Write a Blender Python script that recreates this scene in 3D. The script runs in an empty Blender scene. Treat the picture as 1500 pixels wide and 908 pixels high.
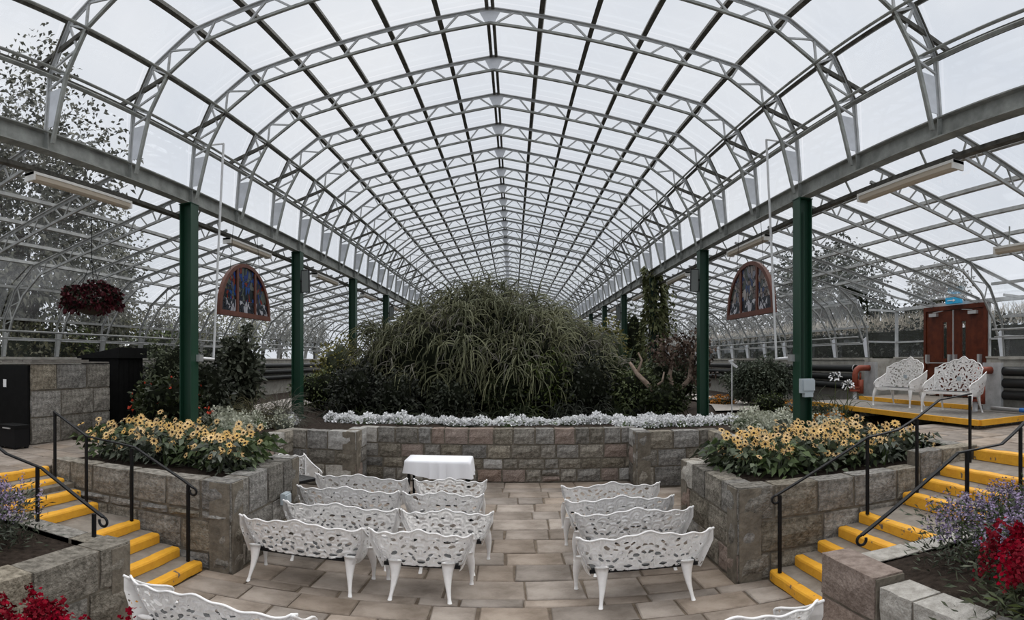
import bpy, bmesh, math, random
import numpy as np
from mathutils import Vector, Matrix
R = math.radians
SC = bpy.context.scene
COL = SC.collection
random.seed(7)
RNG = np.random.default_rng(11)

# ------------------------------------------------------------------ camera (spherical panorama, eye at the origin)
FPX, CX, CY = 850.0, 751.0, 527.7            # pixels per radian, forward column, horizon row of the 1500x908 frame
cam = bpy.data.cameras.new('camera'); cam.type = 'PANO'; cam.panorama_type = 'EQUIRECTANGULAR'
cam.longitude_min = -CX / FPX; cam.longitude_max = (1500 - CX) / FPX
cam.latitude_max = CY / FPX; cam.latitude_min = -(908 - CY) / FPX
cam.clip_start = 0.05; cam.clip_end = 500
camo = bpy.data.objects.new('camera', cam); COL.objects.link(camo)
camo.rotation_euler = (R(90), 0, 0); SC.camera = camo

# ------------------------------------------------------------------ overcast sky, soft daylight
w = bpy.data.worlds.new('sky'); SC.world = w; w.use_nodes = True
nt = w.node_tree; bg = nt.nodes['Background']
tc = nt.nodes.new('ShaderNodeTexCoord'); nz = nt.nodes.new('ShaderNodeTexNoise'); cr = nt.nodes.new('ShaderNodeValToRGB')
nz.inputs['Scale'].default_value = 2.2; nz.inputs['Detail'].default_value = 5; nz.inputs['Roughness'].default_value = .55
cr.color_ramp.elements[0].position = .32; cr.color_ramp.elements[0].color = (.70, .74, .81, 1)
cr.color_ramp.elements[1].position = .68; cr.color_ramp.elements[1].color = (.86, .875, .91, 1)
nt.links.new(tc.outputs['Generated'], nz.inputs['Vector']); nt.links.new(nz.outputs['Fac'], cr.inputs['Fac'])
nt.links.new(cr.outputs['Color'], bg.inputs['Color']); bg.inputs['Strength'].default_value = 1.0
sun = bpy.data.lights.new('overcast_sun', 'SUN'); sun.energy = 3.5; sun.angle = R(110); sun.color = (1, .98, .95)
suno = bpy.data.objects.new('overcast_sun', sun); COL.objects.link(suno); suno.rotation_euler = (R(-14), R(10), 0)
vs = SC.view_settings
vs.view_transform = 'Standard'; vs.look = 'None'; vs.gamma = 1; vs.use_curve_mapping = False; vs.exposure = 0.0
try:
    SC.cycles.transparent_max_bounces = 40; SC.cycles.max_bounces = 5; SC.cycles.diffuse_bounces = 3
    SC.cycles.caustics_reflective = False; SC.cycles.caustics_refractive = False
except Exception: pass

# ------------------------------------------------------------------ materials
def mat(name, col, rough=.7, var=.0, scale=8, bump=0., metal=0., spec=.3, col2=None, obvar=0., detail=4, bscale=None, sat=(.45, 1.5)):
    m = bpy.data.materials.new(name); m.use_nodes = True
    t = m.node_tree; b = t.nodes['Principled BSDF']
    b.inputs['Roughness'].default_value = rough; b.inputs['Metallic'].default_value = metal
    b.inputs['Specular IOR Level'].default_value = spec
    c = tuple(col) + (1,)
    b.inputs['Base Color'].default_value = c
    last = None
    if var or col2:
        co = t.nodes.new('ShaderNodeTexCoord'); n = t.nodes.new('ShaderNodeTexNoise'); r = t.nodes.new('ShaderNodeValToRGB')
        n.inputs['Scale'].default_value = scale; n.inputs['Detail'].default_value = detail; n.inputs['Roughness'].default_value = .62
        c2 = col2 if col2 else tuple(min(1, x * (1 + var)) for x in col)
        c1 = col if col2 else tuple(x * (1 - var) for x in col)
        r.color_ramp.elements[0].color = tuple(c1) + (1,); r.color_ramp.elements[1].color = tuple(c2) + (1,)
        r.color_ramp.elements[0].position = .33; r.color_ramp.elements[1].position = .67
        t.links.new(co.outputs['Object'], n.inputs['Vector']); t.links.new(n.outputs['Fac'], r.inputs['Fac'])
        last = r.outputs['Color']
    if obvar:
        oi = t.nodes.new('ShaderNodeObjectInfo'); h = t.nodes.new('ShaderNodeHueSaturation')
        mv = t.nodes.new('ShaderNodeMapRange'); mv.inputs['To Min'].default_value = 1 - obvar; mv.inputs['To Max'].default_value = 1 + obvar
        ms = t.nodes.new('ShaderNodeMapRange'); ms.inputs['To Min'].default_value = sat[0]; ms.inputs['To Max'].default_value = sat[1]
        m7 = t.nodes.new('ShaderNodeMath'); m7.operation = 'MULTIPLY'; m7.inputs[1].default_value = 7.31
        fr = t.nodes.new('ShaderNodeMath'); fr.operation = 'FRACT'
        t.links.new(oi.outputs['Random'], mv.inputs['Value']); t.links.new(oi.outputs['Random'], m7.inputs[0])
        t.links.new(m7.outputs[0], fr.inputs[0]); t.links.new(fr.outputs[0], ms.inputs['Value'])
        t.links.new(mv.outputs[0], h.inputs['Value']); t.links.new(ms.outputs[0], h.inputs['Saturation'])
        if last: t.links.new(last, h.inputs['Color'])
        else: h.inputs['Color'].default_value = c
        last = h.outputs['Color']
    if last: t.links.new(last, b.inputs['Base Color'])
    if bump:
        co = t.nodes.new('ShaderNodeTexCoord'); n = t.nodes.new('ShaderNodeTexNoise'); bp = t.nodes.new('ShaderNodeBump')
        n.inputs['Scale'].default_value = bscale or scale * 3; n.inputs['Detail'].default_value = 6
        bp.inputs['Strength'].default_value = bump; bp.inputs['Distance'].default_value = .03
        t.links.new(co.outputs['Object'], n.inputs['Vector']); t.links.new(n.outputs['Fac'], bp.inputs['Height'])
        t.links.new(bp.outputs['Normal'], b.inputs['Normal'])
    return m

def glass_mat(name, haze, gloss=.07, tint=(.97, .98, .985)):
    m = bpy.data.materials.new(name); m.use_nodes = True; t = m.node_tree
    for n in list(t.nodes): t.nodes.remove(n)
    out = t.nodes.new('ShaderNodeOutputMaterial'); tr = t.nodes.new('ShaderNodeBsdfTransparent'); gl = t.nodes.new('ShaderNodeBsdfGlossy')
    tl = t.nodes.new('ShaderNodeBsdfTranslucent'); m1 = t.nodes.new('ShaderNodeMixShader'); m2 = t.nodes.new('ShaderNodeMixShader')
    lw = t.nodes.new('ShaderNodeLayerWeight'); lw.inputs['Blend'].default_value = .5; pw_ = t.nodes.new('ShaderNodeMath'); pw_.operation = 'POWER'; pw_.inputs[1].default_value = 4.0
    ml = t.nodes.new('ShaderNodeMath'); ml.operation = 'MULTIPLY_ADD'; ml.inputs[1].default_value = .45; ml.inputs[2].default_value = gloss * .5
    tr.inputs['Color'].default_value = tint + (1,); gl.inputs['Roughness'].default_value = .03; gl.inputs['Color'].default_value = (.9, .93, .95, 1)
    tl.inputs['Color'].default_value = (.85, .87, .9, 1)
    nzz = t.nodes.new('ShaderNodeTexNoise'); nzz.inputs['Scale'].default_value = 1.3; nzz.inputs['Detail'].default_value = 6
    co = t.nodes.new('ShaderNodeTexCoord'); hz = t.nodes.new('ShaderNodeMath'); hz.operation = 'MULTIPLY'; hz.inputs[1].default_value = haze * 2
    t.links.new(co.outputs['Object'], nzz.inputs['Vector']); t.links.new(nzz.outputs['Fac'], hz.inputs[0])
    t.links.new(hz.outputs[0], m1.inputs[0]); t.links.new(tr.outputs[0], m1.inputs[1]); t.links.new(tl.outputs[0], m1.inputs[2])
    t.links.new(lw.outputs['Facing'], pw_.inputs[0]); t.links.new(pw_.outputs[0], ml.inputs[0]); t.links.new(ml.outputs[0], m2.inputs[0])
    t.links.new(m1.outputs[0], m2.inputs[1]); t.links.new(gl.outputs[0], m2.inputs[2]); t.links.new(m2.outputs[0], out.inputs['Surface'])
    return m

def leaf_mat(name, c1, c2, obvar=.25, rough=.55, scale=3, spec=.25):
    return mat(name, c1, rough=rough, col2=c2, scale=scale, obvar=obvar, spec=spec)

M = {}
M['galv'] = mat('galvanised_steel', (.40, .41, .415), .5, var=.18, scale=5, spec=.4)
M['galv_light'] = mat('pale_galvanised_plate', (.60, .62, .66), .55, var=.08, scale=6)
M['galv_backlit'] = mat('backlit_aisle_steel', (.27, .275, .27), .55, var=.25, scale=5)  # same steel as the nave, its colour darkened for backlighting
M['rust_underlit'] = mat('underlit_rusty_steel', (.075, .072, .062), .7, var=.5, scale=9)  # rust plus the under-lit darkness of the undersides, both in the colour
M['beam'] = mat('weathered_grey_beam', (.24, .25, .235), .55, var=.3, scale=4, spec=.4)
M['alu'] = mat('white_painted_bar', (.66, .67, .68), .5, var=.08)
M['green'] = mat('dark_green_paint', (.008, .043, .023), .45, var=.12, scale=3, spec=.4)
M['glass'] = glass_mat('roof_glass', .012)
M['glass_dirty'] = glass_mat('grimy_eaves_glass', .07)
M['glass_wall'] = glass_mat('side_glass', .02, .07)
M['stone'] = mat('rough_granite', (.105, .095, .08), .9, col2=(.33, .305, .265), scale=13, bump=1.0, obvar=.28, detail=9, bscale=34, spec=.15)
M['stone_pink'] = mat('pink_granite', (.18, .13, .105), .9, col2=(.32, .25, .21), scale=12, bump=.8, sat=(.8, 1.1), obvar=.05, detail=9, bscale=36, spec=.15)
M['stone_white'] = mat('pale_granite', (.28, .265, .24), .9, col2=(.50, .48, .45), scale=10, bump=.8, obvar=.06, detail=9, bscale=36, spec=.15)
M['mortar'] = mat('mortar', (.12, .105, .085), .95, col2=(.21, .185, .15), scale=7, bump=.5, spec=.1)
M['flag'] = mat('sandstone_flag', (.185, .147, .115), .8, col2=(.33, .275, .228), scale=3.2, bump=.4, obvar=.2, sat=(.75, 1.1), detail=8, bscale=22, spec=.25)
M['grout'] = mat('flag_joint', (.11, .085, .065), .95, col2=(.18, .145, .11), scale=6, bump=.3, spec=.1)
M['tread'] = mat('worn_concrete_tread', (.17, .145, .12), .9, col2=(.27, .24, .205), scale=5, bump=.3, detail=8)
def yellow_mat():
    m = mat('chipped_yellow_paint', (.78, .40, .035), .6, col2=(.70, .33, .03), scale=6, bump=.3)
    t = m.node_tree; b = t.nodes['Principled BSDF']; src = b.inputs['Base Color'].links[0].from_socket
    n = t.nodes.new('ShaderNodeTexNoise'); n.inputs['Scale'].default_value = 7; n.inputs['Detail'].default_value = 8
    co = t.nodes.new('ShaderNodeTexCoord'); r = t.nodes.new('ShaderNodeValToRGB'); mx = t.nodes.new('ShaderNodeMixRGB')
    r.color_ramp.elements[0].position = .66; r.color_ramp.elements[1].position = .69
    mx.inputs[2].default_value = (.16, .12, .09, 1)
    t.links.new(co.outputs['Object'], n.inputs['Vector']); t.links.new(n.outputs['Fac'], r.inputs['Fac'])
    t.links.new(r.outputs['Color'], mx.inputs[0]); t.links.new(src, mx.inputs[1]); t.links.new(mx.outputs[0], b.inputs['Base Color'])
    return m
M['yellow'] = yellow_mat()
M['soil'] = mat('dark_soil', (.018, .013, .010), .95, col2=(.05, .038, .03), scale=12, bump=.8, spec=.1)
M['path'] = mat('pale_gravel_path', (.34, .31, .28), .9, var=.15, scale=10)
M['white'] = mat('white_painted_iron', (.85, .835, .825), .45, var=.05, scale=14, spec=.4)
M['seat'] = mat('dark_grey_slat', (.06, .06, .06), .6, var=.2)
M['black'] = mat('black_painted_metal', (.008, .008, .009), .5, spec=.2)
M['blackbox'] = mat('black_board', (.006, .006, .006), .7, var=.3, spec=.15)
M['cloth'] = mat('white_tablecloth', (.84, .84, .87), .85, spec=.1)
M['wood'] = mat('mahogany_varnish', (.060, .013, .006), .35, col2=(.115, .027, .011), scale=5, spec=.25)
M['frame_wood'] = mat('reddish_brown_frame', (.085, .028, .017), .5, col2=(.125, .044, .027), scale=7)
M['chrome'] = mat('brushed_metal', (.6, .6, .6), .3, metal=.6)
M['redpipe'] = mat('red_oxide_pipe', (.24, .055, .03), .55, var=.2)
M['greypipe'] = mat('dark_heating_pipe', (.012, .013, .013), .45, spec=.4)
M['concrete'] = mat('plinth_concrete', (.30, .285, .25), .9, col2=(.48, .46, .42), scale=4, bump=.4, detail=8)
M['tube_diff'] = mat('yellowed_diffuser', (.50, .44, .36), .5, spec=.3)
M['fitting'] = mat('white_light_casing', (.70, .69, .66), .5)
M['speaker'] = mat('grey_speaker_case', (.16, .175, .17), .6)
M['box_grey'] = mat('pale_grey_plastic', (.42, .47, .50), .5)
M['blue_sign'] = mat('blue_sign', (.04, .40, .72), .4)
M['sign_white'] = mat('white_print', (.8, .8, .8), .5)
M['blue_tape'] = mat('blue_tape', (.03, .14, .42), .5)
M['plank'] = mat('grey_boards', (.20, .185, .165), .9, var=.25, scale=8)
M['strand'] = leaf_mat('weeping_stem_green', (.048, .055, .026), (.155, .155, .082), .35, scale=1.2)
M['strand_dry'] = leaf_mat('weeping_stem_tan', (.105, .095, .052), (.215, .18, .105), .3, scale=2)
M['core'] = mat('core_shade', (.010, .012, .007), .9, var=.4, scale=6, spec=.05)  # near-black solid filling; shade between stems and leaves is in its colour
M['dark_leaf'] = leaf_mat('dark_foliage', (.012, .016, .009), (.040, .048, .024))
M['mid_leaf'] = leaf_mat('mid_foliage', (.034, .048, .020), (.095, .110, .050))
M['shrub_leaf'] = leaf_mat('round_shrub_foliage', (.030, .045, .026), (.085, .105, .060))
M['yel_leaf'] = leaf_mat('yellowish_foliage', (.11, .11, .045), (.26, .24, .12))
M['olive_grass'] = leaf_mat('olive_grass_blade', (.065, .062, .028), (.15, .135, .07))
M['vine_leaf'] = mat('vine_foliage', (.050, .066, .024), .55, col2=(.165, .17, .080), scale=4, spec=.2)
M['tree_leaf'] = leaf_mat('tree_foliage', (.045, .052, .024), (.14, .13, .062))
M['hedge_leaf'] = leaf_mat('hedge_foliage', (.016, .022, .013), (.050, .060, .034))
M['dry_grass'] = leaf_mat('dry_grass', (.30, .25, .17), (.50, .43, .31))
M['sun_leaf'] = leaf_mat('greygreen_leaf', (.035, .052, .024), (.11, .135, .075), .2)
M['petal'] = mat('pale_yellow_petal', (.76, .50, .17), .6, obvar=.12, sat=(.75, 1.0), spec=.1)
M['eye'] = mat('dark_flower_eye', (.012, .007, .005), .8)
M['alyssum'] = mat('white_floret', (.86, .86, .87), .7, var=.12, scale=20)
M['cream_fl'] = mat('cream_floret', (.46, .47, .38), .7, var=.2, scale=20)
M['purple'] = mat('lilac_floret', (.15, .105, .20), .6, col2=(.38, .31, .45), scale=14, obvar=.15, sat=(.8, 1.1))
M['redfl'] = mat('crimson_floret', (.085, .002, .007), .7, col2=(.23, .006, .018), scale=12, obvar=.2, sat=(.95, 1.05), spec=.05)
M['basketfl'] = mat('maroon_petal', (.022, .002, .004), .7, col2=(.075, .005, .011), scale=12)
M['orangefl'] = mat('orange_floret', (.50, .20, .02), .7, var=.25, scale=12)
M['redorange'] = mat('red_bloom', (.50, .05, .02), .6)
M['bark'] = mat('pale_bark', (.22, .16, .12), .9, col2=(.40, .31, .25), scale=9, bump=.5)
M['brown_leaf'] = mat('brown_foliage', (.045, .030, .022), .6, col2=(.125, .085, .064), scale=3, spec=.15)
M['trunk'] = mat('dark_bark', (.035, .026, .018), .9, var=.3)
M['grass'] = mat('lawn', (.05, .065, .025), .95, col2=(.10, .105, .05), scale=1.5)
M['bgwhite'] = mat('pale_building', (.6, .61, .63), .7)

# ------------------------------------------------------------------ mesh helpers
class MB:
    def __init__(s): s.v = []; s.f = []
    def quad(s, a, b, c, d):
        n = len(s.v); s.v += [tuple(a), tuple(b), tuple(c), tuple(d)]; s.f.append((n, n+1, n+2, n+3)); return s
    def poly(s, pts):
        n = len(s.v); s.v += [tuple(p) for p in pts]; s.f.append(tuple(range(n, n+len(pts)))); return s
    def box(s, x0, x1, y0, y1, z0, z1):
        n = len(s.v)
        s.v += [(x0,y0,z0),(x1,y0,z0),(x1,y1,z0),(x0,y1,z0),(x0,y0,z1),(x1,y0,z1),(x1,y1,z1),(x0,y1,z1)]
        s.f += [tuple(n+i for i in q) for q in ((3,2,1,0),(4,5,6,7),(0,1,5,4),(1,2,6,5),(2,3,7,6),(3,0,4,7))]; return s
    def bar(s, p, q, wd, ht, up=(0,0,1)):
        p = Vector(p); q = Vector(q); d = (q-p).normalized(); u = Vector(up)
        if abs(d.dot(u)) > .98: u = Vector((0,1,0)) if abs(d.y) < .9 else Vector((1,0,0))
        sd = d.cross(u).normalized(); u = sd.cross(d).normalized(); n = len(s.v)
        for e in (p, q):
            for a, b in ((-1,-1),(1,-1),(1,1),(-1,1)): s.v.append(tuple(e + sd*(a*wd/2) + u*(b*ht/2)))
        s.f += [tuple(n+i for i in k) for k in ((0,1,2,3),(7,6,5,4),(0,4,5,1),(1,5,6,2),(2,6,7,3),(3,7,4,0))]; return s
    def tube(s, pts, rad, n=8, caps=True):
        pts = [Vector(p) for p in pts]; rr = rad if isinstance(rad, (list, tuple)) else [rad]*len(pts); base = len(s.v)
        prev = None
        for i, p in enumerate(pts):
            d = (pts[min(i+1, len(pts)-1)] - pts[max(i-1, 0)]).normalized()
            if prev is None: u = Vector((0,0,1)) if abs(d.z) < .9 else Vector((1,0,0))
            else: u = prev
            sd = d.cross(u); sd = sd.normalized() if sd.length > 1e-6 else Vector((1,0,0)); u = sd.cross(d).normalized(); prev = u
            for k in range(n):
                a = 2*math.pi*k/n; s.v.append(tuple(p + (sd*math.cos(a) + u*math.sin(a))*rr[i]))
        for i in range(len(pts)-1):
            for k in range(n):
                a = base+i*n+k; b = base+i*n+(k+1) % n; s.f.append((a, b, b+n, a+n))
        if caps:
            s.f.append(tuple(base+k for k in reversed(range(n)))); s.f.append(tuple(base+(len(pts)-1)*n+k for k in range(n)))
        return s
    def lathe(s, prof, n=16, c=(0,0,0)):
        base = len(s.v)
        for r, z in prof:
            for k in range(n): a = 2*math.pi*k/n; s.v.append((c[0]+r*math.cos(a), c[1]+r*math.sin(a), c[2]+z))
        for i in range(len(prof)-1):
            for k in range(n):
                a = base+i*n+k; b = base+i*n+(k+1) % n; s.f.append((a, b, b+n, a+n))
        s.f.append(tuple(base+k for k in reversed(range(n)))); s.f.append(tuple(base+(len(prof)-1)*n+k for k in range(n)))
        return s
    def mesh(s, name, m, smooth=False):
        me = bpy.data.meshes.new(name); me.from_pydata(s.v, [], s.f); me.update()
        if m: me.materials.append(M[m] if isinstance(m, str) else m)
        if smooth: me.polygons.foreach_set('use_smooth', [True]*len(me.polygons))
        return me
    def build(s, name, m, parent=None, smooth=False):
        return add(name, s.mesh(name, m, smooth), parent)
def add(name, me, parent=None, loc=None, rot=None, scale=None):
    o = bpy.data.objects.new(name, me); COL.objects.link(o)
    if parent: o.parent = parent
    if loc is not None: o.location = loc
    if rot is not None: o.rotation_euler = rot
    if scale is not None: o.scale = scale if isinstance(scale, (tuple, list)) else (scale,)*3
    return o
def tag(o, label=None, cat=None, group=None, kind=None):
    if label: o['label'] = label
    if cat: o['category'] = cat
    if group: o['group'] = group
    if kind: o['kind'] = kind
    return o
def empty(name, loc=(0,0,0), rz=0):
    o = add(name, None, None, loc); o.rotation_euler = (0, 0, rz); o.empty_display_size = .1; return o
def copy_tree(o, parent=None):
    c = o.copy(); COL.objects.link(c); c.parent = parent
    for ch in KIDS.get(o.name, ()): copy_tree(ch, c)
    return c
KIDS = {}
def reg(o):
    KIDS[o.name] = list(o.children)
    for c in o.children: KIDS[c.name] = list(c.children)
    return o
def struct(o): o['kind'] = 'structure'; return o

def np_mesh(name, V, F, m, smooth=False):
    """V (n,3) float, F (k,3|4) int -> mesh, fast"""
    me = bpy.data.meshes.new(name); n, k = len(V), F.shape[1]
    me.vertices.add(n); me.vertices.foreach_set('co', np.asarray(V, np.float32).ravel())
    me.loops.add(F.size); me.loops.foreach_set('vertex_index', F.astype(np.int32).ravel())
    me.polygons.add(len(F)); me.polygons.foreach_set('loop_start', np.arange(0, F.size, k, dtype=np.int32))
    me.polygons.foreach_set('loop_total', np.full(len(F), k, np.int32))
    if smooth: me.polygons.foreach_set('use_smooth', np.ones(len(F), bool))
    me.update(calc_edges=True); me.validate()
    me.materials.append(M[m]); return me
def unit(a): return a / np.maximum(np.linalg.norm(a, axis=1, keepdims=True), 1e-9)
def leaves_np(P, D, L, W, droop=.25):
    """kite leaves at points P along directions D, lengths L, widths W -> V,F (two quads folded at midrib)"""
    n = len(P); rnd = unit(RNG.normal(size=(n, 3))); S = unit(np.cross(D, rnd)); N = np.cross(S, D)
    L = np.broadcast_to(L, (n,))[:, None]; W = np.broadcast_to(W, (n,))[:, None]
    tip = P + D*L; tip[:, 2] -= (droop*L)[:, 0]
    mid = P + D*L*.5
    a = mid + S*W*.5 + N*W*.15; b = mid - S*W*.5 + N*W*.15
    V = np.stack([P, a, tip, b], 1).reshape(-1, 3); F = np.arange(4*n).reshape(n, 4)
    return V, F
def ell_points(n, c, r, shell=.55, zmin=-1.0, lump=.18, seed=None):
    d = unit(RNG.normal(size=(n*2, 3))); d = d[d[:, 2] > zmin][:n]; n = len(d)
    f = 1 + lump*(np.sin(d[:, 0]*5+c[0]*3)*np.cos(d[:, 1]*4.3+c[1]) + .6*np.sin(d[:, 2]*7+d[:, 0]*6+c[0]))
    rad = (shell + (1-shell)*RNG.random(n)**.6) * f
    P = np.array(c) + d*np.array(r)*rad[:, None]
    return P, d
def bush_mesh(name, m, c, r, n, L, W, out=.6, droop=.25, shell=.6, zmin=-1., lump=.18):
    P, d = ell_points(n, c, r, shell, zmin, lump); n = len(P)
    D = unit(d*out + RNG.normal(size=(n, 3))*.6 + np.array([0, 0, .15]))
    V, F = leaves_np(P, D, L*(.6+.8*RNG.random(n)), W*(.6+.8*RNG.random(n)), droop)
    return np_mesh(name, V, F, m)
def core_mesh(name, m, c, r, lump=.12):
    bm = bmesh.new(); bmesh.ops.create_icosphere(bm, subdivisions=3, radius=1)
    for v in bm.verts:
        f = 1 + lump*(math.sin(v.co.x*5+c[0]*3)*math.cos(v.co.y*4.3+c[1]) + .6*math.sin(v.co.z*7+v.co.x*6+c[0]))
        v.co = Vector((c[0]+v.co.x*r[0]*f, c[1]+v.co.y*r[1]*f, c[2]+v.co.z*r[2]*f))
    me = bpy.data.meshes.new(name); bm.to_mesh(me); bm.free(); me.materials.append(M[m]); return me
def strands_np(P0, D0, L, rad, seg=6, droop=1.0, nside=3, wob=.25):
    """drooping stems: start points, directions, lengths -> tapering triangular tubes"""
    n = len(P0); pts = [P0.copy()]; d = unit(D0.copy()); step = (L/seg)[:, None]
    for i in range(seg):
        d = unit(d + np.array([0, 0, -1.])*droop*(.22+.13*i)*RNG.uniform(.5, 1.5, (n, 1)) + RNG.normal(size=(n, 3))*wob*.4)
        pts.append(pts[-1] + d*step)
    pts = np.stack(pts, 1)                                    # n, seg+1, 3
    t = np.zeros_like(pts); t[:, 1:-1] = pts[:, 2:]-pts[:, :-2]; t[:, 0] = pts[:, 1]-pts[:, 0]; t[:, -1] = pts[:, -1]-pts[:, -2]
    t /= np.maximum(np.linalg.norm(t, axis=2, keepdims=True), 1e-9)
    ref = np.array([.31, .95, .05]); s = np.cross(t, ref); s /= np.maximum(np.linalg.norm(s, axis=2, keepdims=True), 1e-9); u = np.cross(s, t)
    taper = np.linspace(1, .35, seg+1)[None, :, None]*np.asarray(rad).reshape(-1, 1, 1)
    ring = [pts + (s*math.cos(a)+u*math.sin(a))*taper for a in [2*math.pi*k/nside for k in range(nside)]]
    V = np.stack(ring, 2).reshape(-1, 3)
    idx = np.arange(n*(seg+1)*nside).reshape(n, seg+1, nside)
    F = np.stack([np.stack([idx[:, :-1, k], idx[:, :-1, (k+1) % nside], idx[:, 1:, (k+1) % nside], idx[:, 1:, k]], -1) for k in range(nside)], 2).reshape(-1, 4)
    return V, F

# ------------------------------------------------------------------ layout constants (eye = origin, metres)
XC = -.345                                     # nave centre line
YK = lambda k: 8.76 + 1.7667*k                 # truss planes
K0, K1 = -4, 30
XL, XR = -5.466, 4.778                         # post lines
HW = 10.24                                     # half width to the outer wall foot
PZ, UZ, LP, RP = -2.6, -1.5, -1.56, -1.28      # patio, bed soil, left path, right path
YEND = YK(K1)
def nearY(z=None): return YK(K0)

# ================================================================== STRUCTURE: nave and aisle frames
NAVE_IN = [(4.96, 2.92), (4.71, 3.90), (4.37, 4.53), (3.76, 4.97), (0, 5.76)]
NAVE_OUT = [(5.08, 3.13), (5.01, 4.00), (4.64, 4.75), (3.95, 5.25), (0, 6.09)]
PURL = [.79, 1.58, 2.37, 3.16, 3.95]
def lerp2(a, b, t): return (a[0]+(b[0]-a[0])*t, a[1]+(b[1]-a[1])*t)
def on_out(x):      # straight upper part of the top chord
    return (x, 6.09 - .84*x/3.95)
def on_in(x):
    return (x, 5.76 - .79*x/3.76)
def P3(p, sgn, y=0): return (XC + sgn*p[0], y, p[1])
def slab(pts, th=.006):
    n = len(pts); mb = MB(); mb.v = [(p[0], -th, p[2]) for p in pts]+[(p[0], th, p[2]) for p in pts]
    mb.f = [tuple(range(n)), tuple(reversed(range(n, 2*n)))]+[(i, i+n, (i+1) % n+n, (i+1) % n) for i in range(n)]; return mb
def nave_truss_parts():
    top = MB(); bot = MB(); plates = [slab([(XC-.17, 0, 6.03), (XC, 0, 6.07), (XC+.17, 0, 6.03), (XC+.07, 0, 5.77), (XC-.07, 0, 5.77)])]; arms = []; webs = []
    for s in (-1, 1):
        for a, b in zip(NAVE_OUT[:-1], NAVE_OUT[1:]):
            top.bar(P3(a, s), P3(b, s), .075, .018); 
            top.bar((XC+s*a[0], 0, a[1]-.03), (XC+s*b[0], 0, b[1]-.03), .014, .06)
        for a, b in zip(NAVE_IN[:-1], NAVE_IN[1:]): bot.bar(P3(a, s), P3(b, s), .05, .045)
        # gussets
        a0, a1 = (5.07, 3.17), (5.035, 3.72); b0, b1 = (4.91, 3.17), (4.765, 3.72)
        plates.append(slab([P3(a0, s), P3(a1, s), P3(b1, s), P3(b0, s)]))
        W = []
        W.append(((5.03, 3.76), (4.72, 3.88))); W.append(((4.72, 3.9), (4.98, 4.06))); W.append(((4.98, 4.06), (4.52, 4.25)))
        W.append(((4.52, 4.25), (4.66, 4.70))); W.append(((4.66, 4.72), (4.38, 4.53))); W.append(((4.38, 4.53), (4.34, 4.96)))
        W.append(((4.34, 4.96), (3.90, 4.87))); W.append(((3.80, 4.95), (3.93, 5.22)))
        xs = [0.06] + PURL
        for i in range(5):
            x0, x1 = xs[i], xs[i+1]; mid = (x0+x1)/2
            W.append((on_in(x0+.08 if i else .08), on_out(mid-.03))); W.append((on_out(mid+.03), on_in(min(x1-.08, 3.74))))
        for a, b in W: webs.append((P3(a, s), P3(b, s)))
        arms.append(MB().bar(P3((4.37, 4.50), s), P3((5.26, 4.20), s), .05, .07).bar(P3((4.66, 4.75), s), P3((5.02, 4.0), s), .11, .02))
    return top, bot, plates, arms, webs
top, bot, plates, arms, webs = nave_truss_parts()
me_top = top.mesh('top_chord', 'galv'); me_bot = bot.mesh('bottom_chord', 'beam'); me_pl = [p.mesh('gusset_plate', 'galv_light') for p in plates]; me_arm = [a.mesh('vent_arm', 'rust_underlit') for a in arms]
web_each = [MB().bar(a, b, .03, .03).mesh('web_bar', 'galv') for a, b in webs]
wj = MB()
for a, b in webs: wj.bar(a, b, .03, .03)
me_web = wj.mesh('web_bars', 'galv')
for k in range(K0, K1+1):
    t = empty('roof_truss', (0, YK(k), 0))
    lab = {-2: 'nave roof truss over the flights of steps, second before the yellow-flower posts', -1: 'nave roof truss just before the green posts in yellow flowers', 0: 'nave roof truss directly above the green posts in yellow flowers',
           1: 'nave roof truss above the half-round stained glass panels', 2: 'nave roof truss just before the near pair of loudspeaker posts', 3: 'nave roof truss directly above the near pair of loudspeaker posts',
           4: 'nave roof truss just beyond the near pair of loudspeaker posts', 5: 'nave roof truss just before the vine-covered post', 6: 'nave roof truss directly above the vine-covered post'}.get(k)
    if lab: tag(t, lab, 'roof truss', 'arched trusses of the nave roof')
    else: tag(t, 'pale nave roof truss beyond the vine-covered post' if k > 0 else 'pale nave roof truss over the near flower beds', 'roof truss', 'arched trusses of the nave roof' if k > 0 else 'nave trusses over the near beds')
    t.location.z = 0
    add('top_chord', me_top, t); add('bottom_chord', me_bot, t); [add('gusset_plate', p_, t) for p_ in me_pl]; [add('vent_arm', a_, t) for a_ in me_arm]
    if -2 <= k <= 4:
        for m_ in web_each: add('web_bar', m_, t)
    else: add('web_bars', me_web, t)

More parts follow.
